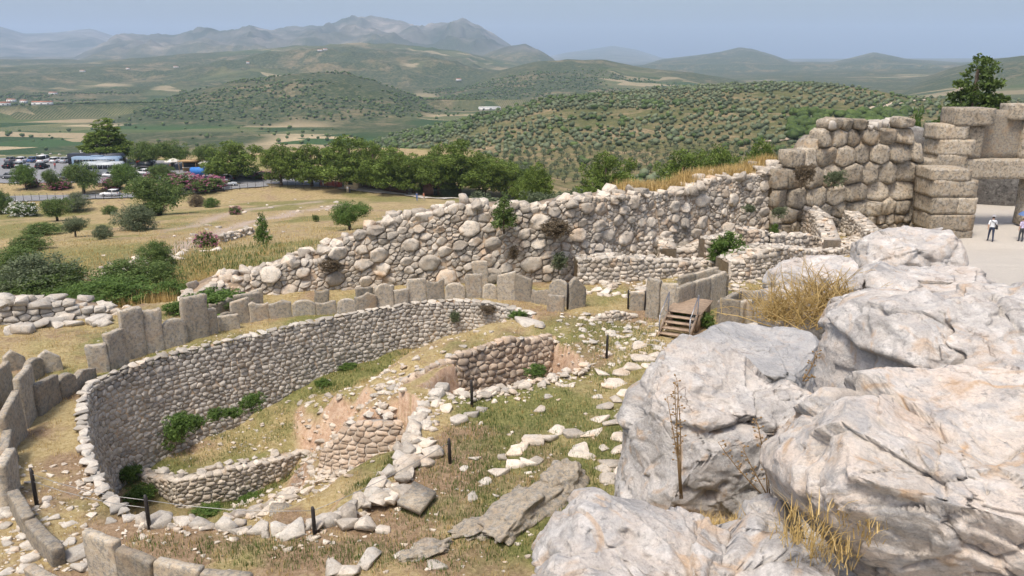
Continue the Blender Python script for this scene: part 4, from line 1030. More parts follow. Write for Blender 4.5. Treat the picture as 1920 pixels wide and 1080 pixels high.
block(gate, 'relieving_slab', 1832, 206, 1925, 300, 58.0, .9, 'slab')
block(gate, 'block', 1812, 236, 1838, 300, 57.4, 1.6); block(gate, 'block', 1900, 195, 1990, 225, 57.6, 1.6); block(gate, 'block', 1925, 225, 1990, 300, 57.6, 1.6)
block(gate, 'jamb', 1932, 336, 2010, 424, 57.6, 1.3, 'conglo')
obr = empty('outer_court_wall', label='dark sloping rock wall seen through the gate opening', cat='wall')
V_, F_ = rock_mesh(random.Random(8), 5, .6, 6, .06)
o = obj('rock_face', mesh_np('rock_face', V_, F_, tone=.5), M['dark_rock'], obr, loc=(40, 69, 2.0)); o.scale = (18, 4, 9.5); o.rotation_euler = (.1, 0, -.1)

# ---- wooden steps with steel rails
st = empty('wooden_steps', label='wooden steps with grey steel handrails leading to the slab entrance', cat='steps')
A, B = gz(1236, 632, .0), gz(1290, 640, .0)          # foot edge of the lowest tread
cr = (B-A).normalized(); up_dir = Vector((-cr.y, cr.x, 0)); Wd = (B-A).length
if up_dir.y < 0: up_dir = -up_dir
for i in range(4):
    mb = MB(); c = (A+B)/2+up_dir*(.15+.32*i); mb.box((c.x, c.y, .16+.17*i), (Wd, .30, .05), math.atan2(cr.y, cr.x), rng.random()); mb.build('tread', M['wood'], st)
for s in (0, 1):
    b0 = (A if s == 0 else B)+cr*(.03 if s else -.03); mb = MB()
    mb.prism([(-.05, -.05), (1.45, .62), (1.45, .84), (-.05, .22)], up_dir, (0, 0, 1), b0, cr, -.03, .03); mb.build('stringer', M['wood'], st)
    r_ = MB(); q0, q1 = b0+up_dir*.05, b0+up_dir*1.4
    r_.tube([q0+Vector((0, 0, .98)), q1+Vector((0, 0, 1.68))], .025, 8); r_.build('handrail', M['steel'], st)
    for q, zz, hh_ in ((q0, 0, 1.0), (q1, .0, 1.7)):
        r_ = MB(); r_.tube([q+Vector((0, 0, zz-.05)), q+Vector((0, 0, hh_))], .028, 8); r_.build('rail_post', M['steel'], st)
    for hgt in (.35, .66):
        r_ = MB(); r_.tube([q0+Vector((0, 0, hgt)), q1+Vector((0, 0, hgt+.70))], .008, 5); r_.build('rail_wire', M['wire'], st)
deck0 = (A+B)/2+up_dir*1.35
dk = empty('boardwalk', label='grey plank boardwalk between the entrance slabs', cat='boardwalk')
for i in range(15):
    mb = MB(); c = deck0+up_dir*(.12+.17*i); mb.box((c.x, c.y, .80), (Wd*1.25, .155, .05), math.atan2(cr.y, cr.x), rng.random()); mb.build('plank', M['wood'], dk)
for s in (-1, 1):
    mb = MB(); c = deck0+up_dir*1.3+cr*(Wd*.5*s); mb.box((c.x, c.y, .38), (.1, 2.6, .76), math.atan2(cr.y, cr.x)); mb.build('joist', M['wood'], dk)

# ---- barrier posts and wires
def post(px, py, ytop, label, wires=()):
    p = gz(px, py, 0); p.z = hz(p.x, p.y); h = gy(px, ytop, p.y).z-p.z
    mb = MB(); mb.tube([(p.x, p.y, p.z-.2), (p.x+rng.uniform(-.03, .03), p.y, p.z+h*.9), (p.x+rng.uniform(-.03, .03), p.y, p.z+h)], [.055, .05, .03], 7)
    mb.build('barrier_post', M['post'], label=label, cat='post'); return Vector((p.x, p.y, p.z+h*.85))
pp = [post(68, 942, 878, 'dark post with wrapped wire on the dry strip by the western slabs'), post(280, 990, 928, 'dark post at the near left corner of the pit rim'), post(590, 998, 950, 'grey post standing in the rim kerb of the pit'),
      post(844, 868, 822, 'thin grey post beside the kerb of the stone setting'), post(885, 758, 712, 'dark post at the near end of the orange shaft'), post(1137, 668, 628, 'dark post on the open ground below the steps')]
post(1064, 577, 530, 'leaning dark post beside the pale broken slab'); post(1178, 576, 543, 'dark post left of the lone slab'); post(1209, 578, 546, 'dark post right of the lone slab')
for i, (a, b) in enumerate(zip(pp[:3], pp[1:4])):
    for dz in ((0, .22) if i == 0 else (0,)):
        mb = MB(); mid = (a+b)/2-Vector((0, 0, .12)); mb.tube([a-Vector((0, 0, dz)), (a*.75+b*.25)-Vector((0, 0, .09+dz)), mid-Vector((0, 0, dz)), (a*.25+b*.75)-Vector((0, 0, .09+dz)), b-Vector((0, 0, dz))], .009, 5)
        mb.build('barrier_wire', M['wire'], label=['upper wire strung from the strip post to the corner post', 'wire strung along the near rim between corner and kerb posts', 'wire strung from the kerb post to the thin grey post'][i] if dz == 0 else 'lower wire strung from the strip post to the corner post', cat='wire')

# grit and small rubble lying everywhere on the site
peb = MB(); r_ = random.Random(6)
PB = [shard_mesh(random.Random(k), 9) for k in range(6)]
def pebbles(n, pick, size, tone=(.3, 1)):
    X = []
    while len(X) < n:
        q = pick(); X.append(q)
    X = np.array(X); Z = H(X[:, 0], X[:, 1])
    for (x_, y_), z_ in zip(X, Z):
        V, Fc = PB[r_.randrange(6)]; s_ = size[0]*(size[1]/size[0])**(r_.random()**1.8); a = r_.uniform(0, 6.3); ca, sa = math.cos(a), math.sin(a)
        peb.add(np.column_stack([x_+(V[:, 0]*ca-V[:, 1]*sa)*s_*1.2, y_+(V[:, 0]*sa+V[:, 1]*ca)*s_, z_+V[:, 2]*s_*.7+s_*.08]), Fc, r_.uniform(*tone))
def near_line(line, jit):
    def f():
        k = r_.randrange(len(line)-1); t = r_.random(); a, b = line[k], line[k+1]; return (a[0]+(b[0]-a[0])*t+r_.gauss(0, jit), a[1]+(b[1]-a[1])*t+r_.gauss(0, jit))
    return f
def in_px(x0, x1, y0, y1, z=0.0): return lambda: tuple(gz(r_.uniform(x0, x1), r_.uniform(y0, y1), z)[:2])
pebbles(500, near_line([q[:2] for q in RIM], .5), (.06, .25)); pebbles(260, near_line([gz(*q)[:2] for q in [(835, 745), (960, 730), (1105, 690)]], .5), (.06, .26)); pebbles(420, in_px(1040, 1260, 585, 680), (.05, .30)); pebbles(260, in_px(600, 1180, 760, 1075), (.04, .18)); pebbles(300, in_px(0, 180, 860, 1075), (.05, .22)); pebbles(320, in_px(560, 760, 730, 860, -2.2), (.08, .4)); pebbles(260, in_px(420, 660, 880, 975, -3.5), (.08, .35)); pebbles(160, in_px(280, 560, 780, 880, -3.9), (.05, .2)); pebbles(200, in_px(700, 1010, 610, 720, -.6), (.06, .3)); pebbles(1500, in_px(1085, 1640, 415, 535, .5), (.1, .6)); pebbles(120, in_px(180, 620, 600, 680), (.05, .2))
peb.build('rubble_grit', M['lime'], kind='stuff', label='small broken stones and grit strewn over the site')
# ================================================================== THE BIG BOULDERS AT THE RAMP EDGE
def boulder_mat(name, sc=1.0, warm=.7, grey=.65, pale=.8, base=((.27, .26, .25), (.42, .39, .36), (.49, .435, .385), (.41, .34, .28))):
    m, nt, b = new_mat(name); P = pos(nt)
    n0 = noise(nt, .9*sc, 6, .6, P, .6); n1 = noise(nt, 2.6*sc, 7, .66, P, .8); n2 = noise(nt, 9*sc, 6, .7, P, .4); n3 = noise(nt, 34*sc, 5, .75, P); n4 = noise(nt, 1.7*sc, 4, .5, P, 2.2)
    mp = nt.nodes.new('ShaderNodeMapping'); mp.inputs['Rotation'].default_value = (.5, .3, .4); mp.inputs['Scale'].default_value = (1, 1, 5); nt.links.new(P, mp.inputs[0])
    ns = noise(nt, 2.2*sc, 6, .65, mp.outputs[0], .5)
    c = ramp(nt, n0, [(.32, base[0]), (.46, base[1]), (.58, base[2]), (.74, base[3])])
    c = mix(nt, ramp(nt, n1, [(.46, g3(0)), (.62, g3(pale))]), c, (.58, .55, .515))
    c = mix(nt, ramp(nt, ns, [(.50, g3(0)), (.64, g3(grey))]), c, (.33, .325, .32))
    c = mix(nt, ramp(nt, n4, [(.55, g3(0)), (.68, g3(warm))]), c, (.46, .33, .22))
    c = mix(nt, ramp(nt, n2, [(.55, g3(0)), (.67, g3(.75))]), c, (.23, .222, .21))
    vc = N(nt, 'ShaderNodeTexVoronoi', _feature='DISTANCE_TO_EDGE'); vc.inputs['Scale'].default_value = 1.25*sc
    wn_ = nt.nodes.new('ShaderNodeMix'); wn_.data_type = 'VECTOR'
    nz = N(nt, 'ShaderNodeTexNoise'); nz.inputs['Scale'].default_value = 1.6*sc; nz.inputs['Detail'].default_value = 6; nt.links.new(P, nz.inputs['Vector'])
    ad = nt.nodes.new('ShaderNodeVectorMath'); ad.operation = 'MULTIPLY_ADD'; nt.links.new(nz.outputs['Color'], ad.inputs[0]); ad.inputs[1].default_value = (1.1, 1.1, 1.1); nt.links.new(P, ad.inputs[2])
    nt.nodes.remove(wn_); nt.links.new(ad.outputs[0], vc.inputs['Vector'])
    crack = ramp(nt, vc.outputs['Distance'], [(0, g3(.25)), (.02, g3(.8)), (.06, g3(1))])
    ck = mix(nt, ramp(nt, n0, [(.55, g3(0)), (.66, g3(1))]), g3(1.0), crack)
    c = mix(nt, 1.0, c, mix(nt, ck, (.42, .38, .34), (1, 1, 1)), 'MULTIPLY')
    sp = noise(nt, 75*sc, 3, .8, P); c = mix(nt, ramp(nt, sp, [(.62, g3(0)), (.72, g3(.55))]), c, (.20, .185, .17))
    c = mix(nt, 1.0, c, ramp(nt, n3, [(.30, g3(.80)), (.62, g3(1.08))]), 'MULTIPLY')
    nt.links.new(c, b.inputs['Base Color']); b.inputs['Roughness'].default_value = .9; b.inputs['Specular IOR Level'].default_value = .2
    h = math_n(nt, 'ADD', math_n(nt, 'MULTIPLY', n2, .55), math_n(nt, 'ADD', math_n(nt, 'MULTIPLY', n3, .22), math_n(nt, 'ADD', math_n(nt, 'MULTIPLY', ck, .35), math_n(nt, 'MULTIPLY', n1, .7))))
    bump(nt, b, h, .85, .055/sc**.5)
    return m
M['boulder'] = boulder_mat('white_grey_limestone', 1.5); M['boulder_far'] = boulder_mat('white_grey_limestone_coarse', .8, .4); M['boulder_grey'] = boulder_mat('smooth_grey_limestone', 1.2, .2, 1.0, .25, ((.25, .25, .25), (.33, .325, .32), (.40, .385, .37), (.44, .41, .38))); M['boulder_stained'] = boulder_mat('stained_limestone', 1.3, 1.0, .75, .65, ((.30, .27, .235), (.50, .44, .38), (.57, .49, .42), (.42, .30, .21)))
_bm = bmesh.new(); bmesh.ops.create_icosphere(_bm, subdivisions=7, radius=1.0)
ICO6 = (np.array([v.co[:] for v in _bm.verts]), np.array([[v.index for v in f.verts] for f in _bm.faces])); _bm.free()
_bm = bmesh.new(); bmesh.ops.create_icosphere(_bm, subdivisions=6, radius=1.0)
ICO5 = (np.array([v.co[:] for v in _bm.verts]), np.array([[v.index for v in f.verts] for f in _bm.faces])); _bm.free()
RT, UPV, FW = np.array([1., 0, 0]), np.array([0, SP, CP]), np.array([0, CP, -SP])
def boulder(name, label, poly, Y, T, seed, cuts=(), amp=1.0, hi=True, mat='boulder', pits=0, grooves=()):
    """outline read from the photograph, at distance Y, with front-to-back half thickness T (m)"""
    ico, Fc = ICO6 if hi else ICO5
    P = np.array(poly, float); c = (P.min(0)+P.max(0))/2
    ctr = gy(c[0], c[1], Y); dep = Y*CP-(ctr.z-CAM_Z)*SP
    Q_ = np.stack([(P[:, 0]-c[0]), -(P[:, 1]-c[1])], 1)/F_PX*dep
    th = np.arctan2(ico[:, 1], ico[:, 0]); dx, dy = np.cos(th), np.sin(th); R = np.zeros(len(th))
    n = len(Q_)
    for i in range(n):
        a, b_ = Q_[i], Q_[(i+1) % n]; e = b_-a; den = dx*e[1]-dy*e[0]
        den = np.where(abs(den) < 1e-9, 1e-9, den)
        t = (a[0]*e[1]-a[1]*e[0])/den; u = (a[0]*dy-a[1]*dx)/den
        R = np.where((u >= -1e-6) & (u <= 1+1e-6) & (t > 0), np.maximum(R, t), R)
    rho = np.hypot(ico[:, 0], ico[:, 1])
    r2 = rho**.62; zz = np.sign(ico[:, 2])*np.abs(ico[:, 2])**.72
    Nn = np.stack([dx*r2, dy*r2, zz], 1)
    for nrm, h in cuts:
        d = np.array(nrm, float); d /= np.linalg.norm(d); q = Nn@d
        Nn = Nn-np.outer(np.maximum(q-h, 0)*.93, d)
    r_ = random.Random(seed)
    for _ in range(9):
        d = np.array([r_.gauss(0, 1), r_.gauss(0, 1), r_.gauss(0, 1)]); d /= np.linalg.norm(d); h = r_.uniform(.78, 1.0)
        d[2] = abs(d[2]); q = Nn@d; Nn = Nn-np.outer(np.maximum(q-h, 0)*.8, d)
    ref = math.sqrt(R.mean()*T)
    L = np.stack([Nn[:, 0]*R, Nn[:, 1]*R, Nn[:, 2]*T], 1)
    s = 1/ref; x, y, z = L[:, 0]*s, L[:, 1]*s, L[:, 2]*s
    d_ = .055*fbm(x*1.3, y*1.3, z*1.3, 3, seed)+.05*(ridged(x*1.6, y*1.6, z*1.6, 4, seed+1)-.6)+.016*fbm(x*7, y*7, z*7, 4, seed+2)+.010*fbm(x*22, y*22, z*22, 4, seed+3, .6)
    f1, e1 = worley_facets(x*1.15, y*1.15, z*1.15, seed+50); f2, e2 = worley_facets(x*3.6+.2*f1, y*3.6, z*3.6, seed+60)
    d_ = d_*.5+.15*f1+.028*f2-.045*np.exp(-(e1/.03)**2)*(vn3(x*2, y*2, z*2, seed+70) > -.1)-.012*np.exp(-(e2/.05)**2)
    cr = np.abs(fbm(x*1.1+3, y*1.1, z*1.1, 4, seed+5)); d_ -= .075*np.exp(-(cr/.022)**2)*sstep(-.2, .3, vn3(x*1.4, y*1.4, z*1.4, seed+6))
    led = fbm(x*.8, y*2.2+x*.8, z*.8, 3, seed+8); d_ += .05*(sstep(-.02, .03, led)-.5)*sstep(.0, .5, vn3(x*.9, y*.9, z*.9, seed+9)+.3)
    for k in range(pits):
        q = np.array([r_.uniform(-.6, .6)*R.mean(), r_.uniform(-.5, .7)*R.mean(), T*.9]); dd = np.linalg.norm((L-q)*[1, 1.3, .5], axis=1); d_ -= .20*np.exp(-(dd/(.075*ref*r_.uniform(.5, 1.5)))**2)
    nr = L/np.array([R.mean()**2, R.mean()**2, T*T]); nr /= np.linalg.norm(nr, axis=1)[:, None]
    L = L+nr*(d_*amp*ref)[:, None]
    gd = dep-L[:, 2]; qx, qy = c[0]+(L[:, 0]*F_PX+0)/gd*1.0, c[1]-L[:, 1]*F_PX/gd       # hollows and splits seen on the face
    for line, wpx, dm in grooves:
        wob = 1+.35*vn3(qx/14, qy/14, 0, seed+90); dd = line_dist(qx+6*vn3(qx/20, qy/20, 0, seed+91), qy+6*vn3(qx/20, qy/20, 3, seed+92), line)
        L[:, 2] -= np.where(L[:, 2] > -.2*T, dm*.6*np.exp(-(dd/(wpx*wob))**2), 0)
    Wd_ = L[:, :1]*RT+L[:, 1:2]*UPV-L[:, 2:3]*FW
    me = mesh_np(name, Wd_, Fc, tone=.5)
    return obj(name, me, M[mat], loc=tuple(ctr), label=label, cat='boulder')
boulder('boulder', 'big pale boulder with dry stalks growing in front of it', [(1150, 985), (1150, 925), (1172, 860), (1180, 790), (1192, 738), (1224, 690), (1242, 650), (1290, 631), (1350, 650), (1430, 688), (1500, 724), (1543, 762), (1530, 805), (1500, 850), (1470, 930), (1450, 985), (1390, 1010), (1280, 1010), (1200, 1000)], 6.6, .75, 3, cuts=[((-.1, .75, .65), .62), ((-.8, .1, .5), .8), ((.2, -.35, .9), .78)], pits=14, grooves=[([(1298, 732), (1330, 742), (1360, 765)], 11, .13), ([(1360, 765), (1385, 772)], 7, .09), ([(1390, 775), (1425, 795), (1460, 800)], 5, .07), ([(1210, 880), (1211, 881)], 9, .06), ([(1240, 690), (1262, 720)], 4, .04)])
boulder('boulder', 'huge boulder with brown stained underside nearest the ramp', [(1458, 900), (1470, 862), (1530, 795), (1600, 742), (1700, 735), (1800, 722), (1920, 705), (2060, 700), (2200, 800), (2240, 1000), (2150, 1200), (1900, 1230), (1740, 1130), (1640, 1075), (1560, 1010), (1490, 950)], 4.3, .95, 7, cuts=[((.05, .86, .5), .52), ((-.35, -.45, .82), .66), ((.5, .2, .8), .8)], pits=8, mat='boulder_stained', grooves=[([(1760, 835), (1715, 880), (1668, 905), (1640, 925)], 4, .09), ([(1480, 925), (1530, 935), (1600, 960)], 5, .05), ([(1790, 950), (1792, 990)], 4, .06), ([(1590, 785), (1640, 790)], 8, .05), ([(1900, 960), (1895, 1020)], 4, .05)])
boulder('boulder', 'broad sloping boulder rising behind the huge stained one', [(1538, 720), (1540, 650), (1562, 600), (1600, 562), (1680, 541), (1780, 524), (1860, 518), (1960, 524), (2100, 560), (2240, 680), (2200, 860), (1900, 860), (1700, 830), (1600, 790), (1550, 760)], 6.4, 1.2, 12, cuts=[((-.1, .72, .7), .55), ((-.85, .1, .5), .72)], pits=9, grooves=[([(1800, 600), (1850, 585), (1890, 573)], 6, .12), ([(1620, 600), (1628, 640)], 9, .10), ([(1660, 690), (1720, 735)], 5, .08), ([(1880, 700), (1905, 760)], 7, .1)])
boulder('boulder', 'low grey boulder with a hollow of dead leaves in its top', [(1008, 1120), (1014, 1060), (1058, 985), (1092, 958), (1150, 948), (1230, 944), (1300, 962), (1360, 1000), (1400, 1012), (1440, 985), (1500, 1000), (1545, 1045), (1575, 1110), (1560, 1280), (1300, 1340), (1060, 1280)], 4.1, .7, 19, cuts=[((0, .85, .5), .55), ((-.5, -.2, .8), .8)], pits=9, grooves=[([(1175, 1020), (1205, 1045)], 22, .13), ([(1100, 992), (1130, 1012), (1160, 1035)], 5, .08), ([(1178, 996), (1180, 998)], 9, .09)])
boulder('boulder', 'flat slanting grey boulder between the steps and the tall boulders', [(1270, 680), (1300, 640), (1345, 615), (1385, 597), (1450, 604), (1520, 624), (1552, 650), (1560, 710), (1530, 770), (1440, 760), (1330, 740)], 10.5, 1.0, 23, cuts=[((.1, .85, .5), .45), ((.8, -.1, .5), .7)], mat='boulder_grey', amp=.6)
boulder('boulder', 'small boulder wedged in the gap below the stalks', [(1388, 985), (1410, 950), (1450, 930), (1490, 950), (1500, 1000), (1450, 1040), (1395, 1020)], 4.9, .3, 29, hi=False)
boulder('boulder', 'far pale boulder at the edge of the gravel path', [(1606, 500), (1612, 452), (1650, 432), (1700, 428), (1770, 429), (1784, 452), (1786, 505), (1700, 530), (1620, 525)], 27, 1.6, 31, cuts=[((0, .8, .6), .6)], mat='boulder_far', hi=False)
boulder('boulder', 'humped boulder above the yellow thornbush', [(1440, 530), (1446, 508), (1472, 492), (1530, 480), (1590, 486), (1613, 510), (1612, 560), (1560, 580), (1500, 565), (1450, 550)], 20.5, 1.2, 37, cuts=[((0, .8, .6), .65)], mat='boulder_far', hi=False)
boulder('boulder', 'long low boulder between the path boulder and the sloping one', [(1590, 545), (1605, 515), (1640, 496), (1720, 490), (1800, 499), (1860, 530), (1850, 580), (1700, 600), (1610, 585)], 20.0, 1.3, 41, cuts=[((0, .85, .5), .5)], mat='boulder_far', hi=False)
boulder('boulder', 'grey boulder half hidden behind the yellow thornbush', [(1420, 585), (1425, 548), (1470, 535), (1540, 543), (1595, 570), (1605, 640), (1500, 650), (1435, 625)], 16.0, 1.0, 43, cuts=[((0, .8, .6), .55)], mat='boulder_far', hi=False)
boulder('boulder', 'grey boulder beside the humped one, filling the gap below the path', [(1560, 600), (1580, 560), (1640, 540), (1720, 548), (1740, 600), (1700, 660), (1600, 660)], 14.0, .9, 47, hi=False, mat='boulder_far')
# debris in the hollow, soil between the boulders
# ================================================================== PLANTS
rng = random.Random(77); nr_ = np.random.RandomState(77)
def leaf_cloud(centers, per, crad, size, asp=1.0, up=.35, rs=nr_, flat=1.0):
    """quads scattered in clumps round the given centres (m,3); returns V, Q, tone"""
    m = len(centers); n = m*per
    c = np.repeat(np.asarray(centers, float), per, 0)
    o = rs.normal(0, 1, (n, 3)); o /= np.linalg.norm(o, axis=1)[:, None]; o *= (rs.random_sample((n, 1))**.45)*crad
    o[:, 2] *= flat
    p = c+o
    nrm = rs.normal(0, 1, (n, 3))+o/max(crad, 1e-6)*.9; nrm[:, 2] += up; nrm /= np.linalg.norm(nrm, axis=1)[:, None]
    t = np.cross(nrm, rs.normal(0, 1, (n, 3))); t /= np.linalg.norm(t, axis=1)[:, None]+1e-9
    b = np.cross(nrm, t); s = size*rs.uniform(.6, 1.3, (n, 1))
    V = np.stack([p-t*s-b*s*asp*.3, p-b*s*asp, p+t*s+b*s*asp*.3, p+b*s*asp], 1).reshape(-1, 3)
    Qf = np.arange(n*4).reshape(n, 4)
    tone = np.clip(np.repeat(rs.uniform(.15, .8, m), per)+rs.normal(0, .16, n), 0, 1)
    return V, Qf, tone
def blob_points(blobs, n, rs=nr_, shell=.55):
    """points spread through ellipsoids, denser towards their surface"""
    w = np.array([b[3]*b[4]*b[5] for b in blobs])**.7; w /= w.sum(); k = rs.choice(len(blobs), n, p=w)
    B = np.array(blobs)[k]; d = rs.normal(0, 1, (n, 3)); d /= np.linalg.norm(d, axis=1)[:, None]
    r = shell+(1-shell)*rs.random_sample((n, 1))**.6
    return B[:, :3]+d*r*B[:, 3:]
def trunk_mesh(h, r, limbs, lean=.05, rs=rng):
    mb = MB(); top = Vector((rs.uniform(-lean, lean), rs.uniform(-lean, lean), h))
    mb.tube([(0, 0, -.06), (0, 0, h*.35), tuple(top*.7), tuple(top)], [r*1.25, r, r*.75, r*.45], 7)
    for (x_, y_, z_, z0) in limbs:
        b0 = top*(z0/h) if h else top; mb.tube([tuple(b0), ((b0.x+x_)*.55, (b0.y+y_)*.55, (b0.z+z_)*.5+.02), (x_, y_, z_)], [r*.5, r*.35, r*.12], 5)
    return mb.mesh('trunk', True)
def make_kind(kind, seed, hi=False):
    """crown and trunk meshes of unit height and about unit width"""
    rs = np.random.RandomState(seed); r = random.Random(seed)
    if kind in ('pine', 'dpine'):
        bl = [(r.uniform(-.28, .28), r.uniform(-.28, .28), r.uniform(.20, .82), r.uniform(.19, .29), r.uniform(.17, .27), r.uniform(.08, .14)) for _ in range(14)]+[(0, 0, .86, .22, .22, .12), (.1, .1, .62, .34, .34, .16), (-.15, -.1, .46, .36, .36, .2), (.1, -.1, .3, .36, .36, .16)]
        V, Q_, t = leaf_cloud(blob_points(bl, 600 if hi else 250, rs, .5), 26 if hi else 24, .065 if hi else .080, .016 if hi else .027, .7, .5, rs, .75); tr = trunk_mesh(.75, .028, [(b[0]*.8, b[1]*.8, b[2], r.uniform(.3, .6)) for b in bl[:7]], rs=r)
    elif kind == 'lpine':        # layered pine: tiers of boughs with gaps between
        bl = []
        for k in range(8):
            z_ = .22+.095*k; R_ = .40*(1-.085*k)*r.uniform(.85, 1.1); m_ = 6 if k < 6 else 3
            bl += [(R_*.62*math.cos(a_), R_*.62*math.sin(a_), z_+r.uniform(-.03, .03), R_*.42, R_*.42, .045) for a_ in [r.uniform(0, 1)+6.283*i/m_ for i in range(m_)]]
        bl.append((0, 0, .96, .10, .10, .06))
        V, Q_, t = leaf_cloud(blob_points(bl, 700, rs, .3), 26, .05, .015, .7, .6, rs, .6); tr = trunk_mesh(.92, .026, [(b[0], b[1], b[2], b[2]-.06) for b in bl[:24:2]], rs=r)
    elif kind == 'cone':
        bl = [(0, 0, .2+.09*i, .42*(1-i*.1), .42*(1-i*.1), .08) for i in range(9)]
        V, Q_, t = leaf_cloud(blob_points(bl, 130, rs, .4), 20, .08, .028, .6, .3, rs, .8); tr = trunk_mesh(.9, .025, [], rs=r)
    elif kind == 'cypress':
        bl = [(0, 0, .12+.1*i, .09*math.sin(.5+i*.3), .09*math.sin(.5+i*.3), .1) for i in range(9)]
        V, Q_, t = leaf_cloud(blob_points(bl, 60, rs, .5), 12, .05, .025, .7, .3, rs); tr = trunk_mesh(.3, .03, [], rs=r)
    elif kind in ('olive', 'broad', 'fig'):
        bl = [(r.uniform(-.26, .26), r.uniform(-.26, .26), r.uniform(.36, .78), r.uniform(.2, .28), r.uniform(.2, .28), r.uniform(.16, .22)) for _ in range(9)]+[(0, 0, .6, .40, .40, .32)]
        V, Q_, t = leaf_cloud(blob_points(bl, 420 if hi else 230, rs, .45), 28 if hi else 22, .075, .017 if hi else .027, .55, .3, rs); tr = trunk_mesh(.5, .035, [(b[0]*.8, b[1]*.8, b[2]*.9, .25) for b in bl[:6]], rs=r)
    else:                        # bush: leafy to the ground
        bl = [(r.uniform(-.25, .25), r.uniform(-.25, .25), r.uniform(.15, .6), r.uniform(.2, .3), r.uniform(.2, .3), r.uniform(.18, .3)) for _ in range(8)]+[(0, 0, .38, .42, .42, .42)]
        V, Q_, t = leaf_cloud(blob_points(bl, 460 if hi else 210, rs, .5), 28 if hi else 22, .075, .016 if hi else .028, .55, .3, rs); V[:, 2] = np.maximum(V[:, 2], -.03); tr = trunk_mesh(.35, .02, [(b[0], b[1], b[2], .1) for b in bl[:5]], rs=r)
    return (V, Q_, t), tr
CROWN = {}
def crown_me(kind, mat, v, hi=False):
    key = (kind, mat, v, hi)
    if key not in CROWN:
        (V, Q_, t), tr = make_kind(kind, 100+v*7+sum(map(ord, kind)), hi)
        me = mesh_np('crown', V, Q_, tone=t, smooth=False); me.materials.append(M[mat]); tr.materials.append(M['bark']); CROWN[key] = (me, tr)
    return CROWN[key]
def plant(name, label, cat, kind, mat, p, h, w, group=None, flowers=None, hi=False):
    me, tr = crown_me(kind, mat, rng.randrange((2 if kind == 'pine' else 1) if hi else 3), hi); bush = kind == 'bush'
    root = empty(name, tuple(p), rng.uniform(0, 6.3), label=label, cat=cat, group=group); root.scale = (w*1.22, w*1.22, h*1.04)
    obj('stem' if bush else 'trunk', tr, None, root); obj('foliage' if bush else 'crown', me, None, root)
    if flowers:
        key = ('fl', flowers)
        if key not in CROWN:
            rs = np.random.RandomState(9); bl = [(0, 0, .42, .44, .44, .46), (.2, .1, .4, .3, .3, .35), (-.2, -.1, .4, .3, .3, .35)]
            V, Q_, t = leaf_cloud(blob_points(bl, 190, rs, .85), 5, .045, .022, .8, .4, rs); V[:, 2] = np.maximum(V[:, 2], 0)
            f = mesh_np('flowers', V, Q_, tone=t, smooth=False); f.materials.append(M[flowers]); CROWN[key] = f
        obj('flowers', CROWN[key], None, root)
    return root
def plant_px(name, label, cat, kind, mat, px, ytop, ybase, wpx, Y=None, **kw):
    """position and size read from the photograph; Y fixes the distance where the foot is hidden"""
    if Y is None: p = hit(px, ybase)
    else:
        d = ray(px, ybase); p = Vector((d.x/d.y*Y, Y, 0)); p.z = float(HO(p.x, p.y)[0])
    dep = p.y*CP-(p.z-CAM_Z)*SP; top = gy(px, ytop, p.y).z
    return plant(name, label, cat, kind, mat, p-Vector((0, 0, .1)), max(top-p.z, .4), wpx/F_PX*dep, **kw)
# pines beyond the slope
PINES = [(528, 270, 350, 66), (585, 272, 350, 78), (652, 257, 352, 112), (702, 268, 356, 70), (738, 280, 360, 100), (775, 290, 364, 76), (818, 284, 366, 84), (862, 264, 366, 96), (908, 288, 370, 84), (950, 300, 372, 80), (985, 318, 376, 60)]
for i, (x_, a, b, w) in enumerate(PINES):
    plant_px('pine_tree', ['first', 'second', 'third', 'fourth', 'fifth', 'sixth', 'seventh', 'eighth', 'ninth', 'tenth', 'eleventh'][i]+' umbrella pine of the row, counting from the car park towards the boulder wall', 'tree', 'pine', 'pine', x_, a, b, w, group='pine row behind the ticket booth', hi=True)
plant_px('pine_tree', 'tall dark pine rising behind the parked coaches', 'tree', 'lpine', 'pine', 205, 226, 308, 112, hi=True)
plant_px('pine_tree', 'dark spreading pine beside the drinks kiosk', 'tree', 'pine', 'pine', 440, 266, 338, 92, hi=True)
plant_px('pine_tree', 'big pine behind the stone gate', 'tree', 'lpine', 'dpine', 1822, 118, 262, 185, Y=92, hi=True)
plant_px('pine_tree', 'yellow-green young pine left of the gate pine', 'tree', 'broad', 'fig', 1718, 196, 250, 56, Y=92)
for i, (x_, a, b, w, l) in enumerate([(1135, 288, 372, 84, 'round bright pine standing alone behind the boulder wall'), (1008, 308, 380, 56, 'small pine just behind the wall top, near the row'), (1278, 284, 372, 92, 'wide pine behind the wall below the road bend'), (1345, 274, 360, 70, 'pine squeezed between two wider pines behind the wall'), (1422, 266, 350, 72, 'pine nearest the tall dry grass on the wall'), (985, 330, 385, 50, 'low bright pine with its crown just over the wall top')]):
    plant_px('pine_tree', l, 'tree', 'pine', 'pine', x_, a, b, w*1.1, Y=112+i*4, hi=True)
for x_, a, b, w, l in [(1060, 345, 382, 70, 'grey green olive bush peeping over the wall beside the lone pine'), (1190, 350, 382, 70, 'pale olive bush behind the middle of the wall'), (1010, 345, 385, 60, 'grey olive bush behind the wall near the low pine'), (900, 348, 385, 80, 'broad pale bush in front of the pine row')]:
    plant_px('olive_bush', l, 'bush', 'bush', 'olive', x_, a, b, w, Y=100)
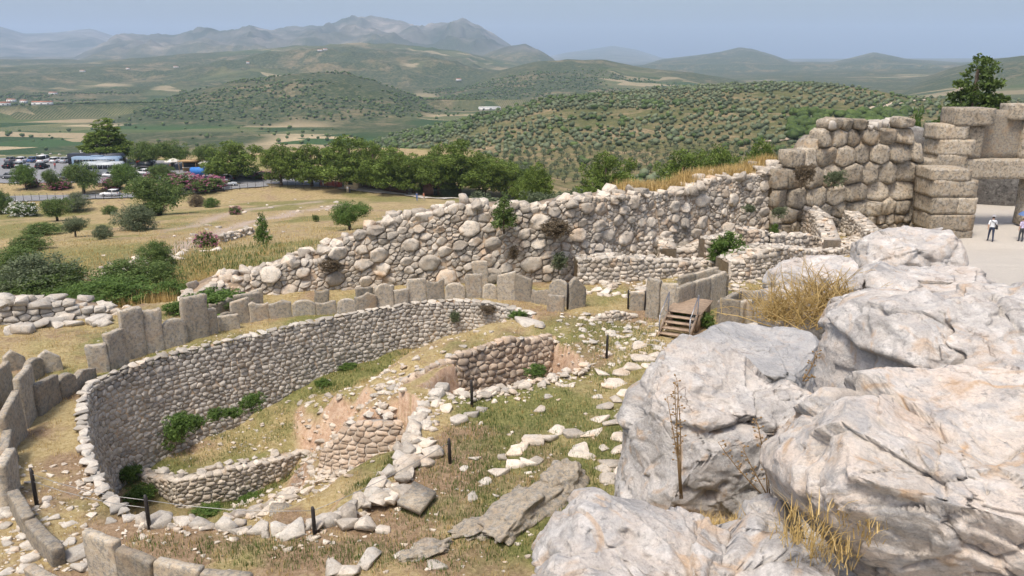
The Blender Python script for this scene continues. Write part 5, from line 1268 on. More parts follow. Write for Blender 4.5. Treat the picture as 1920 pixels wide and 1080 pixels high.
# trees round the car park
for x_, a, b, w, k, m_, l in [(278, 262, 314, 56, 'broad', 'broad', 'round broadleaf tree behind the red parked car'), (325, 260, 314, 64, 'broad', 'broad', 'broadleaf tree behind the pale parasol'), (397, 266, 320, 58, 'broad', 'broad', 'dark broadleaf tree beside the kiosk'),
                           (50, 305, 356, 44, 'broad', 'fig', 'bright green tree at the lot edge by the dark cars'), (98, 314, 356, 30, 'broad', 'broad', 'thin pale tree at the edge of the lot'), (158, 300, 364, 60, 'broad', 'broad', 'green tree in front of the long black coach'), (240, 303, 356, 54, 'broad', 'fig', 'bright tree hiding the end of the coaches'),
                           (304, 304, 342, 48, 'broad', 'broad', 'small tree beside the white parked car'), (300, 322, 404, 96, 'broad', 'broad', 'large spreading green tree by the road below the kiosk'), (285, 372, 405, 50, 'bush', 'fig', 'bright green bush under the large spreading tree')]:
    plant_px('broadleaf_tree' if k != 'bush' else 'green_bush', l, 'tree' if k != 'bush' else 'bush', k, m_, x_, a, b, w, hi=True)
# oleanders
for x_, a, b, w, f, l in [(62, 332, 352, 26, 'pink', 'dull pink oleander between two lot trees'), (108, 332, 354, 50, 'pink', 'wide dusky oleander on the bank above the road'), (208, 330, 356, 42, 'pink', 'pink oleander in front of the silver coach'), (282, 322, 342, 32, 'pink', 'bright pink oleander by the white parked car'), (345, 318, 360, 74, 'pink', 'large pink oleander next to the blue tarpaulin'), (390, 324, 358, 66, 'pink', 'long pink oleander hedge end by the silver car'), (500, 316, 335, 56, 'pink', 'reddish oleander by the road under the dark pine'), (388, 428, 464, 42, 'pink', 'round magenta oleander alone on the dry slope'), (443, 383, 402, 26, 'pink', 'small faded oleander beside the footpath'), (42, 373, 406, 56, 'whitef', 'white flowering oleander below the road fence')]:
    plant_px('oleander', l, 'bush', 'bush', 'broad', x_, a, b, w, flowers=f)
# bushes and olives on the slope
for x_, a, b, w, k, m_, l in [(150, 352, 396, 46, 'bush', 'olive', 'rounded grey olive shrub just below the fence'), (108, 368, 415, 52, 'olive', 'broad', 'crooked almond tree with a bare forked trunk'), (142, 403, 444, 42, 'olive', 'olive', 'small olive tree on the golden grass'), (196, 414, 448, 36, 'bush', 'olive', 'small round olive shrub on the golden grass'), (205, 380, 402, 28, 'bush', 'broad', 'low dark bush left of the big olive'), (250, 372, 431, 76, 'bush', 'olive', 'big full grey green olive on the slope'),
                           (368, 358, 388, 30, 'bush', 'brown_scrub', 'brownish scrub bush by the road bend'), (398, 365, 388, 30, 'bush', 'fig', 'low bright bush beside the footpath'), (8, 345, 400, 40, 'bush', 'broad', 'bush cut by the left edge near the fence'), (85, 412, 440, 70, 'bush', 'broad', 'flat spreading green bush on the golden slope'), (60, 432, 470, 60, 'bush', 'broad', 'low green bush above the big left thicket'),
                           (25, 450, 520, 95, 'bush', 'broad', 'dark green thicket at the far left'), (85, 455, 560, 120, 'bush', 'olive', 'largest grey green thicket above the low rubble wall'), (60, 500, 572, 130, 'bush', 'broad', 'leafy thicket touching the low rubble wall'), (292, 440, 500, 58, 'bush', 'broad', 'upper round bush of the clump in mid slope'), (250, 470, 548, 105, 'bush', 'broad', 'wide dark bush of the clump in mid slope'), (225, 505, 566, 130, 'bush', 'fig', 'sprawling green bush at the foot of the mid slope clump'), (150, 520, 572, 100, 'bush', 'fig', 'green undergrowth between the two thickets'), (330, 515, 556, 60, 'bush', 'fig', 'small yellow green bush at the grass edge'), (120, 478, 556, 90, 'bush', 'broad', 'rounded bush filling the gap beside the largest thicket'), (195, 530, 576, 90, 'bush', 'broad', 'low bush just above the low rubble wall'), (300, 480, 535, 70, 'bush', 'broad', 'bush at the sunny end of the mid slope clump'), (10, 500, 560, 90, 'bush', 'broad', 'shaggy bush cut by the frame beside the leafy thicket'),
                           (656, 374, 432, 72, 'olive', 'fig', 'round fig tree growing right behind the boulder wall'), (494, 396, 458, 36, 'cone', 'fig', 'slender young pine on the slope'), (593, 398, 416, 12, 'bush', 'broad', 'tiny bush on the bare slope behind the fig tree'), (838, 335, 366, 46, 'bush', 'olive', 'grey shrub at the end of the booth fence'), (650, 330, 352, 14, 'cone', 'broad', 'small conifer beside the ticket booth'), (790, 336, 362, 22, 'cone', 'fig', 'small yellow conifer among the pines')]:
    plant_px('bush' if k == 'bush' else 'young_tree', l, 'bush' if k == 'bush' else 'tree', k, m_, x_, a, b, w*(1.2 if b > 465 else 1), hi=(w > 25))
# weeds and shrubs inside the walls
def weed(label, px, py, z, w, h, mat='fig', kind='bush', name='weed_clump'):
    p = on_floor(px, py, z); plant(name, label, 'plant', kind, M and mat, Vector((p.x, p.y, p.z-.05)), h, w)
for q in [('dark green caper bush tallest against the retaining wall', 318, 838, -4.1, 1.2, 1.3), ('caper bush beside the tallest one at the wall foot', 340, 815, -4.0, 1.0, 1.0), ('small caper bush third along the wall foot', 372, 798, -3.9, .6, .5), ('small round caper bush in mid wall foot', 408, 784, -3.75, .65, .5), ('round caper bush next to the last one', 438, 780, -3.7, .6, .5), ('last caper bush of the wall foot line', 472, 770, -3.5, .8, .75),
          ('leafy weeds in the near left corner of the pit', 240, 900, -4.3, 1.1, .9), ('weeds along the pit corner below the rim', 262, 935, -4.5, 1.2, .7), ('green weed patch inside the sunken pit floor', 385, 962, -4.8, 1.2, .35), ('second green weed patch on the sunken floor', 470, 940, -4.8, 1.0, .3), ('weeds in the end of the orange shaft', 1003, 704, -2.3, .9, .6), ('weed tuft on the terrace below the round wall', 608, 720, -2.4, .9, .35), ('grass tuft by the wall foot on the terrace', 650, 690, -2.4, 1.0, .35), ('bright weed at the wall end by the shaft head', 970, 595, 0, 1.0, .5)]:
    weed(*q)
weed('wild fig sprawling over the low wall behind the tall slabs', 400, 585, .3, 3.0, 1.4); weed('green fig shoots beside the low rubble wall', 330, 590, .0, 1.4, .8)
weed('tall green shrub growing in the ruined rooms', 1365, 505, .3, 2.2, 2.6); weed('slim green shrub on the clay patch wall', 1448, 452, 1.2, .7, 1.6); weed('leafy plant beside the steps', 1322, 612, 0, .9, 1.0); weed('leafy plant between the stair rails', 1268, 608, .2, .7, .9)
fwp = lambda px, py, Y: gy(px, py, Y)
for l, px, py, Y, w, h, m_, k in [('young fir sprouting from the boulder wall', 945, 432, 42.3, 1.6, 2.1, 'broad', 'cone'), ('withered grey scrub on the wall right of the fir', 1040, 440, 42.7, 1.7, 1.1, 'brown_scrub', 'bush'), ('brown cushion plant high on the round wall', 912, 585, 38.3, .8, .5, 'brown_scrub', 'bush'), ('olive green tuft on the round wall face', 853, 600, 38.7, .5, .7, 'olive', 'bush'), ('dark scrub cushion low on the boulder wall', 1050, 502, 42.4, .9, 1.1, 'olive', 'bush'), ('hanging scrub on the boulder wall face', 964, 484, 42.2, .6, .9, 'brown_scrub', 'bush'), ('scrub tuft on the upper wall beside the bastion', 1500, 350, 52.2, 1.3, 1.8, 'brown_scrub', 'bush'), ('green tuft in the bastion joints', 1560, 350, 53.3, 1.3, 1.3, 'olive', 'bush'), ('dark cushion plant in the wall over the ruined rooms', 1457, 408, 51.5, .9, .9, 'olive', 'bush'), ('scrub cushion in the wall left of the dark one', 1400, 396, 51.0, .9, .6, 'olive', 'bush'), ('scrub hanging from the wall top over the ruined rooms', 1188, 395, 47.5, 1.0, 1.0, 'brown_scrub', 'bush'), ('dry scrub on the wall above the tall slabs', 620, 505, 41.5, 1.2, .8, 'brown_scrub', 'bush')]:
    p = fwp(px, py, Y); plant('wall_plant', l, 'plant', k, m_, Vector((p.x, Y-.25, p.z)), h, w)

# ---- grass
def grass(name, label, pts, h, mat, blades=9, spread=.16, wid=.012, kind='stuff', lean=.35):
    P = np.asarray(pts, float); n = len(P)*blades; rs = nr_
    b = np.repeat(P, blades, 0); b[:, :2] += rs.normal(0, spread, (n, 2))
    hh_ = (np.repeat(np.atleast_1d(h)*np.ones(len(P)), blades)*rs.uniform(.5, 1.15, n))[:, None]
    a = rs.uniform(0, 6.283, n); dx = np.stack([np.cos(a), np.sin(a), 0*a], 1); sd = np.stack([-np.sin(a), np.cos(a), 0*a], 1)
    ln = rs.uniform(.05, lean, (n, 1))
    m_ = b+dx*hh_*ln*.4+np.array([0, 0, 1])*hh_*.6; t = b+dx*hh_*ln*1.2+np.array([0, 0, 1])*hh_
    w = wid*rs.uniform(.7, 1.4, (n, 1))
    V = np.stack([b-sd*w, b+sd*w, m_+sd*w*.7, m_-sd*w*.7, t], 1).reshape(-1, 3); base = np.arange(n)[:, None]*5
    Fq = (base+np.array([0, 1, 2, 3])).tolist(); Ft = (base+np.array([3, 2, 4])).tolist()
    return obj(name, mesh_np(name, V, Fq+Ft, tone=np.tile(rs.uniform(0, 1, n), 2), smooth=False), M[mat], label=label, kind=kind)
def scatter_px(poly, n, z=0.0, outer=False):
    P = np.array(poly, float); lo, hi_ = P.min(0), P.max(0); o = []
    while len(o) < n:
        q = (rng.uniform(lo[0], hi_[0]), rng.uniform(lo[1], hi_[1]))
        if in_poly(np.array([q[0]]), np.array([q[1]]), poly)[0]: o.append(q)
    if outer:
        return [tuple(hit(*q)) for q in o]
    G = np.array([gz(a, b, z)[:2] for a, b in o]); return np.column_stack([G, H(G[:, 0], G[:, 1])-.02])
pts = []
fw_n = 1500
for i in range(fw_n):      # tall straw along the back of the boulder wall
    u = rng.uniform(0, U1*.62)**1.0; p, n = fw.at(u); w = rng.uniform(2.6, 8.0) if rng.random() < .8 else rng.uniform(2.4, 3.2)
    x_, y_ = p.x-n.x*w, p.y-n.y*w; pts.append((x_, y_, float(HO(x_, y_)[0])-.05))
grass('tall_dry_grass', 'tall golden dry grass behind the boulder wall', pts, np.where(np.arange(fw_n) % 3 == 0, .75, .45), 'straw', 16, .32, .014)
pts = []
for i in range(420):
    u = rng.uniform(U1*.70, U1); p, n = fw.at(u); w = rng.uniform(1.2, 2.6); pts.append((p.x-n.x*w, p.y-n.y*w, zt(u)-.25))
grass('tall_dry_grass', 'dry grass growing on top of the boulder wall near the bastion', pts, .75, 'straw', 14, .3, .016)
allp = np.column_stack([nr_.uniform(-24, 13, 9000), nr_.uniform(15, 43, 9000)])
allp = allp[~in_poly(allp[:, 0], allp[:, 1], RAMP_POLY)]; allp = allp[in_poly(allp[:, 0], allp[:, 1], INSIDE)]
zz = H_near(allp[:, 0], allp[:, 1]); gg = .35+.25*fbm(allp[:, 0]/2.2, allp[:, 1]/2.2, 0, 3, 70)
sel = nr_.random_sample(len(allp)) < .75
grass('short_dry_grass', 'short dry grass on the ground of the circle', np.column_stack([allp, zz-.01])[sel], .13, 'straw', 8, .12, .007)
gpx = []
for poly, n, z in [([(880, 700), (1100, 720), (1180, 800), (1160, 900), (1050, 1040), (900, 1040), (850, 800)], 800, 0), ([(1080, 600), (1240, 590), (1240, 660), (1120, 740)], 260, 0), ([(860, 780), (960, 760), (900, 1000), (700, 1000)], 300, 0), ([(560, 730), (620, 690), (860, 640), (840, 660), (640, 730)], 260, -2.4), ([(270, 850), (450, 780), (560, 760), (560, 830), (300, 880)], 260, -3.9), ([(340, 945), (590, 880), (640, 890), (450, 965)], 220, -4.7), ([(650, 940), (740, 850), (760, 860), (690, 930)], 120, -1.7), ([(240, 1010), (640, 1010), (900, 1000), (860, 1070), (300, 1050)], 320, 0)]:
    gpx.append(scatter_px(poly, n, z))
grass('green_grass', 'patches of short green grass between pit and boulders', np.vstack(gpx), .16, 'green_grass', 10, .16, .008)
pts = [tuple(hit(rng.uniform(330, 900), rng.uniform(395, 520))) for _ in range(900)]+[tuple(hit(rng.uniform(0, 420), rng.uniform(420, 560))) for _ in range(700)]
grass('slope_grass', 'rough dry grass tufts on the slope outside the wall', pts, .26, 'straw', 10, .5, .02)
pts = [tuple(hit(rng.uniform(330, 620), rng.uniform(455, 520))) for _ in range(350)]
grass('slope_green_grass', 'greenish grass tufts on the slope outside the wall', pts, .26, 'green_grass', 10, .5, .02)
# straw and thorn growing between the big boulders
def zr(x_, y_): return hz(x_, y_)
pts = []
for _ in range(150):
    px_, Yq = rng.uniform(1290, 1470), rng.uniform(4.6, 5.6); q = gy(px_, 985, Yq); pts.append((q.x, Yq, max(zr(q.x, Yq), q.z-.12)))
grass('boulder_straw', 'straw tufts between the front boulders', pts, .16, 'straw', 9, .05, .0035, lean=.9)
pts = [(gy(rng.uniform(1470, 1640), rng.uniform(960, 1060), 4.0+rng.uniform(-.2, .2)))[:] for _ in range(60)]
grass('boulder_straw', 'straw in the crack under the huge stained boulder', pts, .12, 'straw', 9, .04, .003, lean=1.2)
def thorn(label, c, R_, n, seed):
    r = random.Random(seed); mb = MB()
    for i in range(n):
        a = r.uniform(0, 6.3); e = r.uniform(.1, 1.3); p0 = Vector(c)+Vector((r.gauss(0, R_*.3), r.gauss(0, R_*.3), 0)); d = Vector((math.cos(a)*math.cos(e), math.sin(a)*math.cos(e), math.sin(e)))
        L = R_*r.uniform(.5, 1.1); p1 = p0+d*L*.55+Vector((0, 0, .04)); p2 = p0+d*L+Vector((r.gauss(0, .1), r.gauss(0, .1), -.05))*R_
        mb.tube([p0, p1, p2], [.012*R_, .009*R_, .004*R_], 3, r.random(), cap=False)
        for k in range(3):
            q = p0.lerp(p2, r.uniform(.3, .95)); e2 = Vector((r.gauss(0, 1), r.gauss(0, 1), r.gauss(.3, 1))).normalized(); mb.tube([q, q+e2*L*.3], [.006*R_, .003*R_], 3, r.random(), cap=False)
    mb.build('thornbush', M['straw'], label=label, cat='bush')
for k, (px, py, Y, R_) in enumerate([(1500, 590, 15.2, 1.1), (1455, 585, 15.0, .8), (1545, 560, 15.6, .9)]):
    thorn(['dry yellow thornbush, the middle of three behind the flat grey boulder', 'dry yellow thornbush nearest the entrance slabs', 'dry yellow thornbush nearest the humped boulder'][k], gy(px, py+10, Y), R_, 110, k)
def stalk(label, px0, py0, px1, py1, Y, seed, n=3):
    r = random.Random(seed); mb = MB(); a = gy(px0, py0, Y); b = gy(px1, py1, Y)
    for k in range(n):
        e = b+Vector((r.uniform(-.10, .10)*k, r.uniform(-.05, .05), -r.uniform(0, .25)*(k > 0))); pts_ = [a.lerp(e, t)+Vector((math.sin(t*3+k)*.02, 0, 0)) for t in (0, .3, .6, .85, 1)]
        mb.tube([tuple(q) for q in pts_], [.006, .005, .004, .003, .002], 5)
        for t in np.linspace(.35, 1, 12):
            q = a.lerp(e, t)+Vector((math.sin(t*3+k)*.02, 0, 0)); d = Vector((r.gauss(0, 1), r.gauss(0, .6), .5)).normalized()*.03
            mb.tube([tuple(q), tuple(q+d)], .0022, 4); mb.tube([tuple(q+d), tuple(q+d*1.25), tuple(q+d*1.6)], [.003, .009, .003], 5)
    mb.build('dry_stalk', M['twig'], label=label, cat='plant')
stalk('tall dry seed stalk in front of the big pale boulder', 1275, 935, 1270, 715, 5.6, 1, 4)
stalk('bent dry stalk rising from the crack between the boulders', 1440, 940, 1420, 790, 5.3, 2, 4)
stalk('thin twig by the shaded gap of the sloping boulder', 1505, 715, 1530, 660, 6.0, 3, 2)

# ---- olive groves on the near hill: the nearest 300 one by one, the rest as one mass
rs = np.random.RandomState(4)
cand = []
for i in range(-70, 150):
    for j in range(30, 135):
        x_, y_ = i*8.2+(j % 2)*4.1+rs.uniform(-1.2, 1.2), j*7.6+rs.uniform(-1.2, 1.2); cand.append((x_, y_))
cand = np.array(cand); rr = np.hypot(cand[:, 0], cand[:, 1]); aa = np.arctan2(cand[:, 0], cand[:, 1])
k = (rr > 325) & (rr < 985) & (aa > math.radians(-13)) & (aa < math.radians(36)); cand = cand[k]; rr = rr[k]
dens = fbm(cand[:, 0]/70, cand[:, 1]/70, 0, 3, 61); k = rs.random_sample(len(cand)) < np.clip(.72+.9*dens, .12, 1); cand, rr, dens = cand[k], rr[k], dens[k]
ex = np.column_stack([rs.uniform(-230, 640, 3800), rs.uniform(300, 960, 3800)]); re_ = np.hypot(ex[:, 0], ex[:, 1]); ax_ = np.arctan2(ex[:, 0], ex[:, 1])
ke = (re_ > 325) & (re_ < 985) & (ax_ > math.radians(-13)) & (ax_ < math.radians(36)) & (fbm(ex[:, 0]/70, ex[:, 1]/70, 0, 3, 66) > .12); ex = ex[ke]
zc_ = HO(cand[:, 0], cand[:, 1])
pxs, pys = zip(*[proj(a, b, c) for a, b, c in zip(cand[:, 0], cand[:, 1], zc_)]); pxs = np.array(pxs); pys = np.array(pys)
inview = (pxs > 0) & (pxs < 1700) & (pys < np.interp(pxs, [0, 1000, 1500, 1560, 1700], [330, 350, 300, 225, 220]))
order = np.argsort(np.where(inview, rr, 1e9)); single = set(order[:295].tolist())
OL = []
for v in range(4):
    r_ = np.random.RandomState(40+v); bl = [(r_.uniform(-.2, .2), r_.uniform(-.2, .2), r_.uniform(.45, .7), .27, .27, .22) for _ in range(5)]
    V, Q_, t = leaf_cloud(blob_points(bl, 34, r_, .5), 9, .13, .055, .6, .3, r_); mb = MB(); mb.tube([(0, 0, -.1), (0, 0, .5)], [.05, .03], 5)
    me = mesh_np('crown', V, Q_, tone=t, smooth=False); me.materials.append(M['olive']); tm = mb.mesh('trunk'); tm.materials.append(M['bark']); OL.append((me, tm))
for n_, i in enumerate(order[:295]):
    s_ = rs.uniform(3.0, 4.2); o = empty('olive_tree', (cand[i, 0], cand[i, 1], zc_[i]-.1), rs.uniform(0, 6.3), label='grey green olive tree of the grove on the lower near hillside', cat='tree', group='olive trees on the lower near hillside'); o.scale = (s_*1.1, s_*1.1, s_); obj('crown', OL[n_ % 4][0], None, o); obj('trunk', OL[n_ % 4][1], None, o)
bm_ = bmesh.new(); bmesh.ops.create_icosphere(bm_, subdivisions=1, radius=.5); I1 = (np.array([v.co[:] for v in bm_.verts]), np.array([[v.index for v in f.verts] for f in bm_.faces])); bm_.free()
bm_ = bmesh.new(); bmesh.ops.create_icosphere(bm_, subdivisions=2, radius=.5); I2 = (np.array([v.co[:] for v in bm_.verts]), np.array([[v.index for v in f.verts] for f in bm_.faces])); bm_.free()
def mass(name, label, P, size, mat, base=I1, tone=(.2, .9), squash=.85):
    n = len(P); m_ = len(base[0]); s_ = rs.uniform(*size, (n, 1, 1)); B = base[0][None]*(1+rs.uniform(-.28, .28, (n, m_, 1)))
    B = B*s_*np.array([1.1, 1.1, squash]); B[:, :, 2] += s_[:, :, 0]*.42
    V = (B+P[:, None, :]).reshape(-1, 3); Fc = (base[1][None]+(np.arange(n)*m_)[:, None, None]).reshape(-1, 3)
    t = np.clip(np.repeat(rs.uniform(*tone, n), len(base[1]))+rs.normal(0, .15, n*len(base[1])), 0, 1)
    return obj(name, mesh_np(name, V, Fc, tone=t, smooth=False), M[mat], label=label, kind='stuff')
rest = np.array([i for i in range(len(cand)) if i not in single])
mass('olive_grove', 'olive grove covering the near hill up to its crest', np.column_stack([cand[rest], zc_[rest]]), (1.8, 4.2), 'olive', tone=(.0, 1.0))
mass('hill_scrub', 'dark evergreen scrub between the olives on the near hill', np.column_stack([ex, HO(ex[:, 0], ex[:, 1])]), (1.8, 4.2), 'broad', tone=(0, .7))
far = np.column_stack([rs.uniform(-1500, 900, 26000), rs.uniform(500, 2600, 26000)]); rf = np.hypot(far[:, 0], far[:, 1]); zf = HO(far[:, 0], far[:, 1])
kf = (rf > 620) & (rf < 2500) & ((zf > -76) | (rs.random_sample(len(far)) < .12)) & (fbm(far[:, 0]/160, far[:, 1]/160, 0, 3, 81) > -.35) & (np.arctan2(far[:, 0], far[:, 1]) < math.radians(12))
mass('far_scrub', 'trees and scrub dotted over the middle hill and plain', np.column_stack([far[kf], zf[kf]]), (2.6, 6.5), 'broad', tone=(0, .5))
for px, py, l in [(1213, 285, 'lone dark cypress low on the olive hill'), (905, 222, 'dark cypress high on the left shoulder of the olive hill'), (1392, 262, 'cypress beside the dirt road'), (1030, 262, 'cypress in the middle of the grove'), (1476, 248, 'cypress near the top of the dirt road')]:
    plant_px('cypress', l, 'tree', 'cypress', 'dpine', px, py-16, py, 14, group=None)
# dark wood in the dip beyond the bastion
P_ = np.array([tuple(hit(rng.uniform(1480, 1700), rng.uniform(215, 262))) for _ in range(160)]); mass('dip_wood', 'dark wood in the dip beside the dirt road', P_, (4, 8), 'dpine', base=I2, tone=(.1, .7))
# dirt road on the near hill
def ribbon(name, label, pix, width, mat, lift=.25, n=60, kind='structure'):
    P = [hit(*q) for q in pix]; L = [Vector((p.x, p.y)) for p in P]; f = Face([(p.x, p.y) for p in L]); V = []; Fc = []; m_ = max(n, int(f.len/4))
    for i in range(m_+1):
        p, nn = f.at(f.len*i/m_)
        for w in (-.5, 0, .5):
            x_, y_ = p.x+nn.x*w*width, p.y+nn.y*w*width; V.append((x_, y_, float(HO(x_, y_)[0])+lift))
    for i in range(m_):
        for k in (0, 1): Fc.append((i*3+k, i*3+k+1, i*3+k+4, i*3+k+3))
    return obj(name, mesh_np(name, V, Fc), mat, label=label, kind=kind)
M['dirt'] = plain('pale_dirt_road', (.46, .37, .27), .95, var=.12, scale=.3)
ribbon('dirt_road', 'pale dirt road climbing the olive hill', [(1440, 268), (1490, 260), (1540, 247), (1580, 235), (1610, 222), (1640, 205), (1690, 193), (1740, 188)], 6, M['dirt'], .6)
# ================================================================== CAR PARK, ROAD, BOOTHS, PEOPLE
def sheet(name, label, pix, mat, lift=.12, step=1.6):
    P = [hit(*q) for q in pix]; poly = [(p.x, p.y) for p in P]
    A_ = np.array(poly); x0, y0 = A_.min(0); x1, y1 = A_.max(0)
    xs_ = np.arange(x0, x1+step, step); ys_ = np.arange(y0, y1+step, step); X, Y = np.meshgrid(xs_, ys_); n = len(xs_)
    ii = np.arange(X.size).reshape(X.shape); Qd = np.stack([ii[:-1, :-1], ii[:-1, 1:], ii[1:, 1:], ii[1:, :-1]], -1).reshape(-1, 4)
    k = in_poly(X.ravel()[Qd].mean(1), Y.ravel()[Qd].mean(1), poly); Qd = Qd[k]
    z = HO(X.ravel(), Y.ravel())+lift; u, inv = np.unique(Qd, return_inverse=True)
    V = np.column_stack([X.ravel(), Y.ravel(), z])[u]
    return obj(name, mesh_np(name, V, inv.reshape(-1, 4)), mat, label=label, kind='structure')
sheet('car_park', 'grey asphalt car park', [(-60, 345), (-60, 298), (60, 296), (140, 294), (240, 300), (330, 304), (420, 312), (470, 322), (560, 333), (645, 344), (645, 354), (560, 348), (500, 346), (440, 345), (400, 340), (330, 338), (240, 345), (130, 345)], M['asphalt'], .15)
ribbon('access_road', 'narrow asphalt road below the car park', [(-60, 376), (60, 373), (150, 371), (230, 368), (300, 365), (380, 358), (440, 351), (500, 347)], 5.5, M['asphalt'], .22)
ribbon('visitor_path', 'pale path from the ticket booth towards the wall', [(640, 352), (700, 358), (770, 366), (850, 373)], 4.0, M['gravel'], .2)
fence = empty('wire_fence', label='thin post and wire fence along the lower road', cat='fence')
FP = [hit(x_, float(np.interp(x_, [0, 60, 150, 230, 300, 380, 440, 520, 640], [381, 378, 376, 373, 370, 364, 358, 352, 356]))) for x_ in range(0, 645, 15)]
pm = MB(); pm.tube([(0, 0, -.2), (0, 0, 1.7)], .05, 5); pme = pm.mesh('fence_post')
for p in FP: obj('fence_post', pme, M['post'], fence, loc=tuple(p))
for hh_ in (.5, 1.0, 1.55):
    mb = MB(); mb.tube([(p.x, p.y, p.z+hh_) for p in FP], .018, 3, cap=False); mb.build('fence_wire', M['wire'], fence)
rf_ = empty('red_fence', label='red plastic barrier fence beside the ticket booth', cat='fence')
M['redp'] = plain('red_plastic_mesh', (.40, .09, .06), .7); M['brown'] = plain('dark_brown_timber', (.10, .055, .04), .8, var=.2)
for a, b, m_ in [((600, 349), (642, 352), 'redp'), ((676, 352), (765, 366), 'brown')]:
    P = [hit(a[0]+(b[0]-a[0])*t, a[1]+(b[1]-a[1])*t) for t in np.linspace(0, 1, 12)]
    root = rf_ if m_ == 'redp' else empty('dark_fence', label='dark brown paling fence under the pines right of the booth', cat='fence')
    for p, q in zip(P[:-1], P[1:]):
        mb = MB(); d = q-p; L = d.length
        for k in range(5):
            c = p.lerp(q, (k+.5)/5); mb.box((c.x, c.y, c.z+.75), (L/5*.72, .05, 1.4), math.atan2(d.y, d.x))
        mb.build('fence_panel', M[m_], root)
# vehicles
def paint(name, c, rough=.45): return plain('car_paint_'+name, c, rough, var=.03, spec=.3)
PAINT = {k: paint(k, c) for k, c in dict(white=(.72, .72, .72), silver=(.42, .45, .48), black=(.02, .02, .024), blue=(.08, .14, .28), red=(.42, .03, .03), grey=(.16, .17, .19), skyblue=(.30, .42, .55), coach=(.03, .035, .05), bluecoach=(.20, .28, .38), silvercoach=(.40, .43, .45)).items()}
M['glass'] = plain('dark_window_glass', (.02, .025, .03), .3, spec=.3); M['tyre'] = plain('tyre_rubber', (.02, .02, .02), .9); M['lamp'] = plain('lamp_glass', (.6, .6, .58), .2); M['rim'] = plain('wheel_rim', (.4, .4, .4), .4, .6)
def wheel_me(r, w):
    mb = MB(); mb.tube([(0, -w/2, 0), (0, w/2, 0)], r, 14); return mb.mesh('wheel')
WH = {}
def add_wheels(root, xs_, half, r, w=.2):
    if r not in WH: WH[r] = (wheel_me(r, w), wheel_me(r*.6, w+.02))
    for x_ in xs_:
        for s in (-1, 1):
            t = obj('wheel', WH[r][0], M['tyre'], root, loc=(x_, s*(half-w*.4), r)); obj('rim', WH[r][1], M['rim'], t)
def car(label, px, py, rz, col, kind='hatch', group=None):
    p = hit(px, py); root = empty('parked_car', tuple(p+Vector((0, 0, .16))), rz, label=label, cat='car', group=group)
    L, Wc, Hc = (4.1, 1.75, 1.48) if kind == 'hatch' else (4.5, 1.78, 1.45) if kind == 'saloon' else (4.8, 1.9, 2.0)
    hl = L/2; hood = .92 if kind != 'van' else 1.05
    body = [(-hl, .32), (-hl+.06, .78), (-hl+.12, hood), (hl-1.25 if kind != 'van' else hl-.7, hood), (hl-.25, hood-.14), (hl-.02, .62), (hl, .32), (hl-.2, .22), (-hl+.2, .22)]
    roof = {'hatch': [(-hl+.12, hood), (-hl+.42, Hc), (hl-2.05, Hc), (hl-1.2, hood)], 'saloon': [(-hl+.75, hood), (-hl+1.35, Hc), (hl-2.2, Hc), (hl-1.3, hood)], 'van': [(-hl+.05, hood), (-hl+.15, Hc), (hl-1.5, Hc), (hl-.75, hood)]}[kind]
    mb = MB(); mb.prism(body, (1, 0, 0), (0, 0, 1), (0, 0, 0), (0, 1, 0), -Wc/2, Wc/2); mb.build('body', PAINT[col], root)
    gb = MB(); n = len(roof); ins = .13
    V = [(x_, -Wc/2+.04+(ins if z_ > hood+.1 else 0), z_) for x_, z_ in roof]+[(x_, Wc/2-.04-(ins if z_ > hood+.1 else 0), z_) for x_, z_ in roof]
    gb.add(V, [tuple(range(n)), tuple(range(2*n-1, n-1, -1))]+[(i, i+n, (i+1) % n+n, (i+1) % n) for i in range(n)]); gb.build('window_band', M['glass'], root)
    rp = MB(); (xa, za), (xb, zb_) = roof[1], roof[2]; rp.box(((xa+xb)/2, 0, Hc+.015), (abs(xb-xa)+.1, Wc-.26, .06)); rp.build('roof', PAINT[col], root)
    for xm in (xa*.5+xb*.5,):
        pl_ = MB()
        for s in (-1, 1): pl_.prism([(xm-.05, hood), (xm+.05, hood), (xm+.05, Hc), (xm-.05, Hc)], (1, 0, 0), (0, 0, 1), (0, 0, 0), (0, 1, 0), s*(Wc/2-.03)-.03, s*(Wc/2-.06)+.03)
        pl_.build('door_pillar', PAINT[col], root)
    add_wheels(root, (-hl+.8, hl-.85), Wc/2, .31)
    for s in (-1, 1):
        l_ = MB(); l_.box((hl-.04, s*(Wc/2-.28), .66), (.1, .36, .16)); l_.build('headlight', M['lamp'], root)
        l_ = MB(); l_.box((-hl+.06, s*(Wc/2-.16), .8), (.1, .2, .2)); l_.build('tail_light', PAINT['red'], root)
    return root
R90 = math.pi/2
